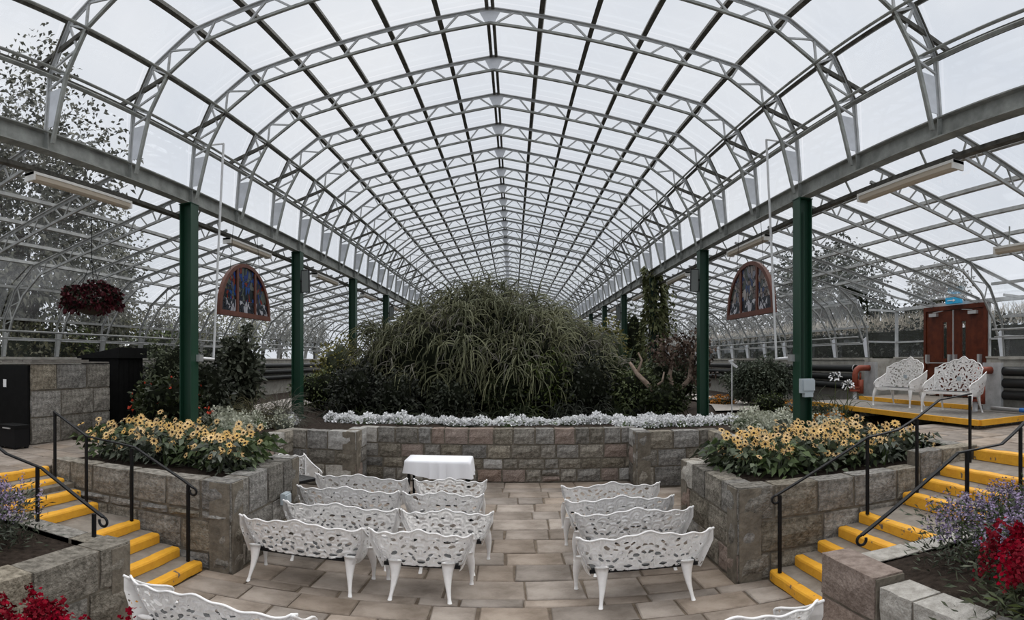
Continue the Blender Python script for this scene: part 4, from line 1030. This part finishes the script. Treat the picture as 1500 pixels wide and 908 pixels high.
# stone bin store, black door, lidded bin, dark shed
bs = empty('stone_bin_store', (-7.8, 7.15, LP)); tag(bs, 'square block-stone bin store with boarded lid on the path', 'bin store')
def stone_faces(root, L, H, courses, mats, th=.16):
    z = 0
    for c in courses:
        x = 0; first = True
        while x < L-.01:
            w_ = random.uniform(.75, 1.0) if not first else random.uniform(.5, .9); first = False
            if L-(x+w_) < .3: w_ = L-x
            me = stone_mesh(w_-.02, c-.02, th); me.materials.append(M['stone']); o = add('stone_block', me, root, (0, x+.01, z+.01), (0, 0, R(90))); x += w_
        z += c
stone_faces(bs, 2.25, 1.5, [.5, .5, .5], ('stone',))
MB().box(-1.4, -.03, .02, 2.23, 0, 1.48).build('mortar_core', 'mortar', bs)
MB().box(-1.1, -.06, -.05, .02, 0, 1.47).build('black_door', 'blackbox', bs)
MB().box(-.75, -.66, -.056, -.05, 1.05, 1.2).build('warning_sticker', 'sign_white', bs)
MB().box(-1.5, .0, -.05, 2.2, 1.5, 1.53).build('lid', 'plank', bs)
for i in range(5): MB().box(-1.45+.29*i, -1.2+.29*i, .05, 1.6, 1.53, 1.555+.004*i).build('lid_board', 'plank', bs)
wb = empty('plastic_case', (-7.78, 6.72, LP)); tag(wb, 'small black plastic case standing by the black door', 'case')
MB().box(-.24, .2, -.17, .17, .03, .36).build('body', 'black', wb); MB().box(-.25, .21, -.18, .18, .36, .42).build('lid', 'blackbox', wb)
for a in (-.2, .16):
    for b in (-.13, .13): MB().box(a-.03, a+.03, b-.03, b+.03, 0, .03).build('foot', 'black', wb)
MB().bar((-.1, -.19, .37), (.1, -.19, .37), .02, .02).build('handle', 'chrome', wb)
sh = empty('black_cabinet', (-8.55, 10.35, UZ)); tag(sh, 'tall black wooden cabinet with pitched lid behind the bin store', 'cabinet')
MB().box(-.55, .55, -.45, .45, 0, 1.55).build('body', 'blackbox', sh)
mb = MB(); mb.v = [(-.62, -.52, 1.55), (.62, -.52, 1.55), (.62, .52, 1.55), (-.62, .52, 1.55), (-.62, -.52, 1.60), (.62, -.52, 1.78), (.62, .52, 1.78), (-.62, .52, 1.60)]
mb.f = [(3,2,1,0),(4,5,6,7),(0,1,5,4),(1,2,6,5),(2,3,7,6),(3,0,4,7)]; mb.build('lid', 'blackbox', sh)
for i in range(5): MB().box(.55, .565, -.43+.175*i, -.27+.175*i, .05, 1.5).build('plank', 'blackbox', sh)

# ================================================================== PLANTS
def at(px, py, r):       # a point on the view ray at ground distance r
    th = (px-CX)/FPX; return np.array([r*math.sin(th), r*math.cos(th), r*math.tan((CY-py)/FPX)])
def plant(name, label, cat, loc, parts, group=None):
    o = empty(name, loc); tag(o, label, cat, group)
    for n_, me in parts: add(n_, me, o)
    return o
def bush(name, label, c, r, m, n, L, W, group=None, stem=True, cat='shrub', out=.6, core=True, droop=.25, zbase=UZ, extra=None, lump=.18, corem='core'):
    base = (c[0], c[1], zbase); rel = (0, 0, c[2]-zbase); parts = [('foliage', bush_mesh('foliage', m, rel, r, n, L, W, out, droop, lump=lump))]
    if core: parts.append(('dark_core', core_mesh('dark_core', corem, rel, (r[0]*.72, r[1]*.72, r[2]*.74))))
    if stem:
        mb = MB()
        for q in range(5):
            a = q*1.26; mb.tube([(math.cos(a)*.04, math.sin(a)*.04, -.05), (math.cos(a)*r[0]*.35, math.sin(a)*r[1]*.35, rel[2]*.7+.05)], [.03, .015], 6)
        parts.append(('stems', mb.mesh('stems', 'trunk')))
    if extra: parts += extra(rel)
    return plant(name, label, cat, base, parts, group)

# the big weeping mound
wm = empty('weeping_shrub', (-.8, 17.5, UZ)); tag(wm, 'huge weeping mound of drooping green stems behind the white flower edging', 'shrub')
LOB = [((.0, 0, 1.3), (2.7, 2.2, 1.95)), ((-2.75, -.4, .75), (1.35, 1.6, 1.55)), ((2.35, -.2, .95), (1.75, 1.8, 1.6)), ((-1.35, -.9, 1.15), (1.35, 1.5, 1.65)), ((1.0, -1.0, 1.0), (1.6, 1.5, 1.6)), ((-.35, .2, 2.65), (1.25, 1.2, 1.0)), ((1.55, .2, 2.15), (1.25, 1.2, .95))]
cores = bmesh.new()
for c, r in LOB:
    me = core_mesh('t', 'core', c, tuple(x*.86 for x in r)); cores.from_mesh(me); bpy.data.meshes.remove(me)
me = bpy.data.meshes.new('dark_core'); cores.to_mesh(me); cores.free(); me.materials.append(M['core']); add('dark_core', me, wm)
for nm, mt, dens, dr_, rad in (('stems', 'strand', 360, .68, .024), ('dry_stems', 'strand_dry', 260, .55, .020)):
    Vs, Fs, off = [], [], 0
    for c, r in LOB:
        n = int(dens*r[0]*r[2]/3); P, d = ell_points(n, c, tuple(x*.9 for x in r), .88, -.25 if nm == 'stems' else .05); n = len(P)
        D = unit(d + np.array([0, 0, .35]) + RNG.normal(size=(n, 3))*.45)
        V, F = strands_np(P, D, RNG.uniform(.5, 1.25, n)*(1 if nm == 'stems' else .8), RNG.uniform(.6, 1.2, n)*rad, 7, dr_, 3, .5)
        Vs.append(V); Fs.append(F+off); off += len(V)
    o = add(nm, np_mesh(nm, np.vstack(Vs), np.vstack(Fs), mt), wm); o['kind'] = 'stuff'
# tufted sprays hanging on the front of the mound
Vs, Fs, off = [], [], 0
for c, r in LOB:
    n = int(26*r[0]); P, d = ell_points(n, c, r, .96, -.1); keep = d[:, 1] < .35; P, d = P[keep], d[keep]
    for p, dd in zip(P, d):
        k = 16; D = unit(dd*.8+RNG.normal(size=(k, 3))*.55+np.array([0, 0, .35]))
        V, F = strands_np(np.repeat(p[None], k, 0)+RNG.normal(size=(k, 3))*.03, D, RNG.uniform(.5, 1.1, k), np.full(k, .020), 6, .85, 3, .36)
        Vs.append(V); Fs.append(F+off); off += len(V)
add('sprays', np_mesh('sprays', np.vstack(Vs), np.vstack(Fs), 'strand'), wm)['kind'] = 'stuff'

# dark planting in front of and around the mound
def straps(name, label, c, n, L, wd, m, group, lift=.8, droop=1.0, cat='plant', zbase=UZ):
    base = (c[0], c[1], zbase); D = unit(np.c_[RNG.normal(size=(n, 2)), np.abs(RNG.normal(size=n))*lift+.5])
    V, F = strands_np(RNG.normal(size=(n, 3))*np.array([.08, .08, .01]), D, RNG.uniform(.6, 1.15, n)*L, np.full(n, wd), 6, droop, 3, .08)
    V = V.copy(); parts = [('leaves', np_mesh('leaves', V, F, m))]
    mb = MB().lathe([(.09, -.04), (.07, .06), (.03, .14)], 8); parts.append(('crown', mb.mesh('crown', 'trunk')))
    return plant(name, label, cat, base, parts, group)
for i in range(14):
    x = -4.6+i*.62+random.uniform(-.15, .15); y = 14.55+random.uniform(-.15, .3)
    straps('strap_leaf_plant', 'dark strap-leaved plant behind the white flower edging', (x, y), 46, random.uniform(.75, 1.05), .017, 'dark_leaf', 'strap-leaved plants behind the edging', 1.0, .9)
for i, (px, top, r, wd, m, n) in enumerate([(520, 538, 15.6, .9, 'dark_leaf', 1500), (580, 548, 15.2, .8, 'dark_leaf', 1200), (800, 522, 15.4, 1.0, 'mid_leaf', 1500), (860, 528, 15.3, .9, 'dark_leaf', 1500), (745, 548, 15.2, .8, 'dark_leaf', 1200), (930, 540, 15.8, .9, 'mid_leaf', 1500), (975, 560, 15.0, .7, 'dark_leaf', 1000), (660, 555, 15.2, .8, 'dark_leaf', 1100)]):
    p = at(px, top, r); h = p[2]-UZ
    bush('leafy_shrub', 'small-leaved dark shrub at the foot of the weeping mound', (p[0], p[1], UZ+h*.5), (wd*.8, .7, h*.55), m, n, .12, .06, 'dark shrubs at the foot of the mound')
def named_bush(px, top, r, rx, m, n, L, W, label, name='leafy_shrub', zb=UZ, **kw):
    p = at(px, top, r); h = p[2]-zb
    return bush(name, label, (p[0], p[1], zb+h*.52), (rx, rx*.9, h*.52), m, n, L, W, zbase=zb, **kw)
named_bush(1115, 527, 19.0, 1.15, 'shrub_leaf', 6500, .10, .045, 'dense round green bush by the curving pale path', 'round_bush')
named_bush(352, 492, 15.5, .62, 'mid_leaf', 1300, .18, .10, 'broad-leaved dark shrub under the blue stained glass')
named_bush(258, 500, 13.0, .8, 'mid_leaf', 2400, .10, .04, 'wispy fine-leaved shrub behind the black cabinet', corem='core')
named_bush(300, 530, 12.5, .6, 'dark_leaf', 900, .13, .08, 'dark leafy shrub just behind the green post')
named_bush(250, 550, 11.3, .75, 'dark_leaf', 1100, .13, .07, 'dark shrub dotted with red blooms beside the green post', 'red_flowered_shrub',
           extra=lambda rel: [('blossom', np_mesh('blossom', *leaves_np(*(lambda P, d: (P, unit(d+RNG.normal(size=d.shape)*.8)))(*ell_points(40, rel, (.78, .72, .5), .97, -.3)), .07, .07), 'redorange'))])
for q, (px, tp) in enumerate([(330, 570), (375, 560), (410, 553)]):
    p = at(px, tp, 13.0+q*.2)
    straps('feathery_grass', 'feathery olive grass clump beside the blue stained glass post', (p[0], p[1]), 260, [.85, 1.0, 1.05][q], .008, 'olive_grass', 'feathery grass clumps', 1.1, .55, 'grass')
named_bush(495, 500, 19.5, .75, 'yel_leaf', 1200, .14, .07, 'yellowish bushy shrub at the edge of the weeping mound', corem='dark_leaf')
named_bush(470, 545, 17.5, .9, 'mid_leaf', 1500, .09, .05, 'low olive shrub between green posts and mound')
named_bush(885, 475, 20.5, .9, 'yel_leaf', 1300, .16, .09, 'pale yellow-green shrub behind the weeping mound', corem='dark_leaf')
named_bush(985, 520, 17.8, .9, 'mid_leaf', 2000, .12, .06, 'green shrub below the vine-covered post')
named_bush(1130, 577, 15.5, .5, 'mid_leaf', 600, .08, .03, 'low pale green plant before the round bush')
named_bush(925, 455, 26, .8, 'mid_leaf', 800, .2, .1, 'tall leafy shrub by the distant green posts')
# agave-like rosette
p = at(905, 545, 17.2); ag = MB()
for q in range(26):
    a = q*2.4; el_ = R(82-q*1.9); L_ = random.uniform(1.2, 1.5); wd = .09
    dx, dy, dz = math.cos(a)*math.cos(el_), math.sin(a)*math.cos(el_), math.sin(el_); sx, sy = -math.sin(a), math.cos(a); n0 = len(ag.v)
    for t, ww in ((0, .6), (.35, 1.), (.75, .7), (1, .02)):
        for e in (-1, 0, 1):
            ag.v.append((dx*L_*t+sx*wd*ww*e, dy*L_*t+sy*wd*ww*e, dz*L_*t+.3-(.04*(1-abs(e)))-.12*t*t*(1 if el_ < 1 else 0)))
    for t in range(3):
        for e in range(2): i0 = n0+t*3+e; ag.f.append((i0, i0+1, i0+4, i0+3))
plant('spiky_succulent', 'upright grey-green agave rosette between mound and vine post', 'succulent', (p[0], p[1], UZ+.3), [('leaves', ag.mesh('leaves', 'shrub_leaf')), ('crown', MB().lathe([(.18, -.3), (.2, .1), (.1, .4)], 10).mesh('crown', 'trunk'))])
# vine on the green post
vy = YK(6); n = 1500; hgt = RNG.uniform(0, 4.75, n)*.985; a = RNG.uniform(0, 2*math.pi, n); rr_ = (.20+.17*RNG.random(n)+.09*np.sin(hgt*2.3+a))*np.clip(1.3-hgt/9, .5, 1.3)
P = np.c_[np.cos(a)*rr_, np.sin(a)*rr_, hgt]; D = unit(np.c_[np.cos(a), np.sin(a), RNG.normal(size=n)*.5-.2]+RNG.normal(size=(n, 3))*.3)
V, F = leaves_np(P, D, .17, .12, .4)
vn = plant('climbing_vine', 'leafy climbing vine covering the green post by the agave', 'vine', (XR, vy, UZ), [('leaves', np_mesh('leaves', V, F, 'vine_leaf'))])
mb = MB()
for q in range(5): mb.tube([(.15*math.cos(q*1.25+z*.9), .15*math.sin(q*1.25+z*.9), z) for z in np.linspace(-.05, 4.6, 16)], .014, 5)
add('stems', mb.mesh('stems', 'trunk'), vn)
n = 380; hgt = RNG.uniform(2.3, 4.3, n); P = np.c_[.2+np.abs(RNG.normal(size=n))*.22, RNG.normal(size=n)*.15, hgt]; V, F = leaves_np(P, unit(RNG.normal(size=(n, 3))+np.array([.5, 0, -.4])), .15, .1, .4); add('foliage', np_mesh('foliage', V, F, 'vine_leaf'), vn)
# gnarled tree with brown leaves
gt = empty('gnarled_tree', (3.95, 14.7, UZ)); tag(gt, 'gnarled pale-barked tree with brownish leaves beside the green post', 'tree')
mb = MB(); mb.tube([(.25, 0, -.05), (.0, .05, .35), (-.35, .0, .75), (-.75, .0, 1.15), (-.95, 0, 1.45)], [.10, .085, .075, .06, .035], 8)
mb.tube([(.25, 0, 0), (.3, .1, .6), (.15, .1, 1.1), (.25, .1, 1.5), (.1, .1, 1.9)], [.09, .075, .06, .045, .03], 8); mb.tube([(.3, .1, .6), (.75, .2, 1.0), (.8, .2, 1.6), (.95, .2, 2.0)], [.06, .07, .06, .03], 8)
mb.tube([(-.75, 0, 1.15), (-.6, .1, 1.5), (-.7, .1, 1.7)], [.045, .03, .02], 7); mb.tube([(-.35, 0, .75), (-.1, -.1, .95), (-.05, -.1, 1.2)], [.04, .03, .02], 7)
add('branches', mb.mesh('branches', 'bark', True), gt)
Pp = []; 
for c, r, n in (((.2, .1, 1.75), (.6, .5, .5), 380), ((.9, .2, 1.75), (.5, .45, .6), 380), ((1.0, .2, 1.1), (.4, .4, .3), 150)):
    Pq, d = ell_points(n, c, r, .3, -1); Pp.append(Pq)
P = np.vstack(Pp); V, F = leaves_np(P, unit(RNG.normal(size=P.shape)), .12, .08, .3); add('foliage', np_mesh('foliage', V, F, 'brown_leaf'), gt)
# lilies by the pipes
for i, (px, r) in enumerate(((1200, 14.5), (1222, 14.2), (1240, 14.0), (1212, 13.6))):
    p = at(px, 600, r); o = straps('lily_plant', 'arching strap-leaved lily in front of the dark pipes', (p[0], p[1]), 70, .95, .014, 'mid_leaf', 'lilies before the dark pipes', 1.3, .8)
    if i in (1, 2):
        hh = 1.25-.2*i; add('flower_stalk', MB().tube([(0, 0, 0), (.04, 0, hh)], .01, 5).mesh('flower_stalk', 'mid_leaf'), o)
        P, d = ell_points(60, (.04, 0, hh+.05), (.13, .13, .10), .6, -.8); V, F = leaves_np(P, d, .06, .04); add('blossom', np_mesh('blossom', V, F, 'alyssum'), o)
for i, (px, r) in enumerate(((1050, 19.5), (1062, 19.3), (1145, 17), (1155, 16.8), (1215, 13.2))):
    p = at(px, 590, r); bush('marigold_clump', 'low clump of orange bedding flowers near the round bush', (p[0], p[1], UZ+.12), (.42, .42, .2), 'orangefl', 420, .06, .05, 'orange bedding clumps', stem=False, cat='flowers', corem='dark_leaf')
lp = empty('stand_pipe', tuple(at(1072, 600, 16.5)[:2])+(UZ,)); tag(lp, 'slim white watering stand pipe beside the round bush', 'stand pipe')
MB().tube([(0, 0, 0), (0, 0, 1.45)], .018, 6).build('pole', 'alu', lp); MB().bar((-.05, 0, 1.45), (.16, 0, 1.30), .05, .07).bar((-.1, 0, 1.47), (.05, 0, 1.5), .05, .05).build('head', 'alu', lp)

# white edging along the back wall
def floret_clump(rs, rx, ry, h, n, m, sz):
    P, d = ell_points(n, (0, 0, .02), (rx, ry, h), .75, 0.0, .25); V, F = leaves_np(P, unit(d+RNG.normal(size=d.shape)*.7), sz, sz, .0); return np_mesh('blossom', V, F, m)
AL = [(floret_clump(0, .24, .20, .15, 380, 'alyssum', .045), core_mesh('leaf_mass', 'sun_leaf', (0, 0, 0), (.2, .17, .11))) for _ in range(4)]
def clump(x, y, s, lab, grp, kind=AL, z=UZ):
    f, c = random.choice(kind); o = empty('alyssum_clump', (x, y, z)); o.rotation_euler = (0, 0, random.uniform(0, 6)); o.scale = (s, s, s*random.uniform(.85, 1.15)); tag(o, lab, 'flowers', grp); add('blossom', f, o); add('leaf_mass', c, o)
for i in range(32):
    x = -4.2+i*.257+random.uniform(-.05, .05); clump(x, 13.4+random.uniform(-.28, .22), random.uniform(.7, 1.3), 'white flowering clump edging the dark bed above the back wall', 'white edging above the back wall')
for i in range(7): clump(-5.1-i*.05+random.uniform(-.1, .1), 12.2+i*.2, 1.1, 'white flowering clump at the foot of the blue-glass side post', 'white edging by the posts of the basket aisle')
for i in range(12): clump(2.5+i*.26, 12.75+random.uniform(-.15, .15)-(.0 if i < 8 else .1), 1.05, 'white flowering clump at the foot of the loudspeaker post near the gnarled tree', 'white edging by the gnarled tree')
CRM = [(floret_clump(0, .26, .24, .36, 420, 'cream_fl', .05), core_mesh('leaf_mass', 'sun_leaf', (0, 0, .05), (.2, .2, .2))) for _ in range(3)]
for i in range(16):
    clump(-6.2+random.uniform(0, 1.3), 9.0+random.uniform(0, 2.9), random.uniform(.85, 1.2), 'pale cream flowering plant behind the yellow flowers, basket aisle side', 'cream plants on the basket aisle side', CRM)
for i in range(16):
    clump(4.5+random.uniform(0, 1.7), 9.2+random.uniform(0, 2.9), random.uniform(.85, 1.2), 'pale cream flowering plant behind the yellow flowers, round bush side', 'cream plants on the round bush side', CRM)

# yellow daisies in the two raised beds
def bloom_mesh():
    mb = MB(); n = 11
    for q in range(n):
        a = 2*math.pi*q/n+random.uniform(-.08, .08); r = random.uniform(.052, .062); w_ = .28
        mb.poly([(.010*math.cos(a), .010*math.sin(a), 0), (.6*r*math.cos(a-w_), .6*r*math.sin(a-w_), .006), (r*math.cos(a), r*math.sin(a), random.uniform(-.008, .004)), (.6*r*math.cos(a+w_), .6*r*math.sin(a+w_), .006)])
    return mb.mesh('bloom', 'petal')
BL = [bloom_mesh() for _ in range(4)]; EYE = MB().lathe([(.015, 0), (.016, .007), (.011, .013), (.003, .016)], 8).mesh('eye', 'eye')
def daisy_foliage():
    n = 80; P = np.c_[RNG.normal(size=(n, 2))*.13, RNG.uniform(.04, .40, n)]; D = unit(np.c_[P[:, :2]*4+RNG.normal(size=(n, 2))*.4, RNG.normal(size=n)*.25+.12]); V, F = leaves_np(P, D, .14*(.6+.7*RNG.random(n)), .075, .35); return np_mesh('foliage', V, F, 'sun_leaf')
DF = [daisy_foliage() for _ in range(5)]
def daisy_stem():
    mb = MB()
    for q in range(4): mb.tube([(0, 0, -.02), (random.uniform(-.15, .15), random.uniform(-.15, .15), .40)], [.008, .005], 4)
    return mb.mesh('stems', 'sun_leaf')
DS = daisy_stem()
def daisy(x, y, lab, grp, nb):
    o = empty('yellow_daisy', (x, y, UZ)); tag(o, lab, 'flowers', grp); s = random.uniform(.85, 1.15); o.scale = (s, s, s); o.rotation_euler = (0, 0, random.uniform(-.8, .8))
    add('foliage', random.choice(DF), o); add('stems', DS, o)
    for q in range(nb):
        b = add('bloom', random.choice(BL), o, (random.uniform(-.2, .2), random.uniform(-.24, .12), random.uniform(.20, .53)), (R(random.uniform(25, 75)), R(random.uniform(-30, 30)), random.uniform(-.6, .6)), random.uniform(.85, 1.2)); add('eye', EYE, b)
random.seed(33)
for side, (x0, x1, y0, y1) in (('L', (-6.0, -3.3, 6.55, 8.8)), ('R', (2.75, 5.72, 6.5, 8.85))):
    lab = 'yellow dark-eyed daisy plant in the raised bed by the %s stairs' % ('eight-step' if side == 'L' else 'nine-step'); nx, ny = (9, 6) if side == 'L' else (10, 7)
    for i in range(nx):
        for j in range(ny):
            x = x0+(x1-x0)*(i+.5)/nx+random.uniform(-.1, .1); y = y0+(y1-y0)*(j+.5)/ny+random.uniform(-.1, .1)
            if abs(x-(XL if side == 'L' else XR)) < .24 and abs(y-8.76) < .24: continue
            if side == 'L' and y > 8.2 and x > -4.6: continue
            if side == 'R' and y > 8.2 and x < 4.05: x, y = x*.9+.1, y-.9
            if side == 'L': x = min(max(x, -5.9), -3.62); y = max(y, 6.45); y = 6.5+(y-6.5)*.5 if x > -4.85 and y > 7.65 else y
            else: x = min(max(x, 2.92), 5.58); y = max(y, 6.45); y = 6.5+(y-6.5)*.5 if x < 4.35 and y > 7.65 else y
            st_ = 'eight-step' if side == 'L' else 'nine-step'
            inner = i == (nx-1 if side == 'L' else 0); outer = i == (0 if side == 'L' else nx-1)
            wh = 'at the corner nearest the benches' if inner and j == 0 else 'along the side wall by the benches' if inner else 'at the path end' if outer else 'in the row along the handrail' if j == 0 else 'in the rear rows round the green post' if j >= ny-2 else 'in the middle of the bed'
            daisy(x, y, 'yellow dark-eyed daisy by the %s stairs, %s' % (st_, wh), 'yellow daisies by the %s stairs, %s' % (st_, wh), 7)

# lilac and crimson spikes in the near beds
def spike_mesh(m, h, n, sz, rad):
    t = RNG.random(n); P = np.c_[RNG.normal(size=(n, 2))*rad*(1-.5*t)[:, None], .12+t*h]; D = unit(np.c_[P[:, :2]*20+RNG.normal(size=(n, 2)), RNG.normal(size=n)*.4+.1]); V, F = leaves_np(P, D, sz, sz*.9, .2); return np_mesh('blossom', V, F, m)
def spike_fol(n, h, m, L):
    t = RNG.random(n); P = np.c_[RNG.normal(size=(n, 2))*.14, t*h]; D = unit(np.c_[P[:, :2]*3+RNG.normal(size=(n, 2))*.6, RNG.uniform(.1, 1, n)]); V, F = leaves_np(P, D, L, L*.22, .1); return np_mesh('foliage', V, F, m)
PS = [spike_mesh('purple', .34, 46, .026, .02) for _ in range(4)]; PF = [spike_fol(260, .55, 'sun_leaf', .085) for _ in range(3)]
RS = [spike_mesh('redfl', .26, 60, .034, .028) for _ in range(4)]; RF = [spike_fol(130, .32, 'mid_leaf', .10) for _ in range(3)]
def spiky(name, lab, grp, x, y, z, fol, spk, n, hh, s=1.):
    o = empty(name, (x, y, z)); tag(o, lab, 'flowers', grp); o.scale = (s, s, s); add('foliage', random.choice(fol), o, None, (0, 0, random.uniform(0, 6)))
    for q in range(n): add('blossom', random.choice(spk), o, (random.uniform(-.17, .17), random.uniform(-.17, .17), random.uniform(*hh)), (random.uniform(-.2, .2), random.uniform(-.2, .2), random.uniform(0, 6)))
random.seed(41)
for i in range(7):
    for j in range(4):
        spiky('lilac_flower', 'lilac flower spikes beside the eight-step stairs', 'lilac flowers by the eight-step stairs', -4.25-i*.28+random.uniform(-.08, .08), 2.80+j*.33+random.uniform(-.08, .08), -1.86, PF, PS, 7, (.12, .26))
        spiky('lilac_flower', 'lilac flower spikes beside the nine-step stairs', 'lilac flowers by the nine-step stairs', 3.45+i*.28+random.uniform(-.08, .08), 2.80+j*.32+random.uniform(-.08, .08), -1.86, PF, PS, 7, (.10, .26))
for i in range(6):
    for j in range(3):
        spiky('crimson_flower', 'crimson flower spikes by the pink stone', 'crimson flowers by the pink stone', 2.95+i*.22+random.uniform(-.06, .06), 2.05+j*.26+i*.03+random.uniform(-.06, .06), -1.86, RF, RS, 7, (.10, .28), 1.1)
rb_ = struct(MB().box(-3.36, -2.35, 1.0, 2.75, -2.6, -2.28).build('floor_low_bed', 'soil'))
for i in range(5):
    for j in range(4):
        spiky('crimson_flower', 'crimson flower spikes below the grey block wall', 'crimson flowers below the block wall', -2.86+i*.14+random.uniform(-.05, .05), 1.75+j*.25+random.uniform(-.06, .06), -2.28, RF, RS, 7, (.12, .30), 1.05)

# ================================================================== OUTSIDE THE GLASS
def tree(name, lab, px, top, r, rx, m, n, L, group=None, crown_lo=None, zb=-1.62):
    p = at(px, top, r); h = p[2]-zb; lo = crown_lo if crown_lo is not None else h*.25
    o = empty(name, (p[0], p[1], zb)); tag(o, lab, 'tree', group); cz = (lo+h)/2; rz = (h-lo)/2
    add('foliage', bush_mesh('foliage', m, (0, 0, cz), (rx, rx, rz), n, L, L*.55, .5, .3, .35, lump=.3), o)
    mb = MB().tube([(0, 0, -.1), (.1, 0, lo), (0, .1, cz)], [.05*h**.8, .04*h**.8, .02*h**.8], 8)
    for q in range(6): a = q*1.05; mb.tube([(.05, 0, lo+.1*q), (math.cos(a)*rx*.6, math.sin(a)*rx*.6, cz+rz*.3)], [.02*h**.8, .01], 6)
    add('trunk', mb.mesh('trunk', 'trunk'), o)
tree('broadleaf_tree', 'large broadleaf tree outside the glass behind the hanging basket', 25, 125, 18.5, 3.3, 'tree_leaf', 15000, .21, crown_lo=1.2)
tree('broadleaf_tree', 'second broadleaf tree outside beyond the bin store', 150, 315, 27, 2.0, 'tree_leaf', 6500, .21, crown_lo=1.6)
tree('conifer_tree', 'dark spreading conifer beyond the hedge behind the pale stained glass', 1215, 362, 38, 3.6, 'hedge_leaf', 6500, .3, crown_lo=3.5)
tree('conifer_tree', 'brownish tree beyond the hedge over the double door', 1378, 385, 36, 1.9, 'tree_leaf', 2600, .26, crown_lo=3.5)
for i, (px, top, r) in enumerate(((1030, 455, 74), (1085, 445, 66), (1145, 440, 58), (975, 462, 88), (1180, 448, 72), (1285, 440, 48), (1340, 450, 40))):
    tree('hedgerow_tree', 'dark tree in the hedgerow outside the round bush aisle', px, top, r, 2.5, 'hedge_leaf', 2600, .36, 'hedgerow trees outside the bush aisle')
for i, (px, top, r) in enumerate(((235, 450, 60), (300, 445, 68), (360, 440, 76), (410, 452, 86), (460, 460, 96), (165, 440, 54), (10, 420, 44))):
    tree('hedgerow_tree', 'olive tree in the hedgerow outside the basket aisle', px, top, r, 2.5, 'tree_leaf', 2600, .36, 'hedgerow trees outside the basket aisle')
for i, (px, top, r) in enumerate(((60, 478, 17), (110, 488, 17.5), (150, 482, 18.5), (200, 492, 19), (20, 490, 16.5), (240, 488, 21), (310, 492, 24))):
    r = max(r, 12.6/math.sin(abs(px-CX)/FPX)); named_bush(px, top, r, 1.3, 'mid_leaf' if i % 2 else 'tree_leaf', 1500, .16, .09, 'garden shrub outside the low glass of the basket aisle', 'garden_shrub', zb=-1.62, group='garden shrubs outside', corem='core')
pb = empty('pale_glasshouse', (-28, 26, -1.62)); tag(pb, 'low pale glasshouse outside beyond the garden shrubs', 'building')
MB().box(-3, 3, -9, 9, 0, 2.2).build('wall', 'bgwhite', pb)
mb = MB(); mb.v = [(-3.2, -9, 2.2), (0, -9, 3.3), (3.2, -9, 2.2), (-3.2, 9, 2.2), (0, 9, 3.3), (3.2, 9, 2.2)]; mb.f = [(0, 1, 4, 3), (1, 2, 5, 4), (0, 2, 1), (3, 4, 5), (0, 3, 5, 2)]; mb.build('roof', 'alu', pb)
for i in range(7): MB().box(2.98, 3.04, -8.6+i*2.5, -6.8+i*2.5, .8, 1.9).build('window', 'box_grey', pb)
# hedge bank on the far side of the door wall, dry grass along its crest
hd = empty('clipped_hedge', (14.2, 20, -1.62)); tag(hd, 'dark hedge bank crested with dry grass outside the double door', 'hedge')
n = 22000; P = np.c_[RNG.uniform(-1.1, .9, n), RNG.uniform(-16, 40, n), RNG.random(n)*3.1]; face = RNG.random(n) < .75; P[face, 0] = -1.1+RNG.random(face.sum())*.25+P[face, 2]*.12
V, F = leaves_np(P, unit(RNG.normal(size=(n, 3))+np.array([-.6, 0, .3])), .20, .10, .2); add('foliage', np_mesh('foliage', V, F, 'hedge_leaf'), hd)['kind'] = 'stuff'
MB().box(-.85, .9, -16, 40, 0, 2.7).build('dark_core', 'core', hd)
n = 6500; P = np.c_[RNG.uniform(-.9, .9, n), RNG.uniform(-16, 40, n), 2.75+RNG.random(n)*.2]; V, F = strands_np(P, unit(RNG.normal(size=(n, 3))*.35+np.array([0, 0, 1.])), RNG.uniform(.35, .75, n), np.full(n, .013), 3, .3, 3, .1); add('dry_grass', np_mesh('dry_grass', V, F, 'dry_grass'), hd)['kind'] = 'stuff'
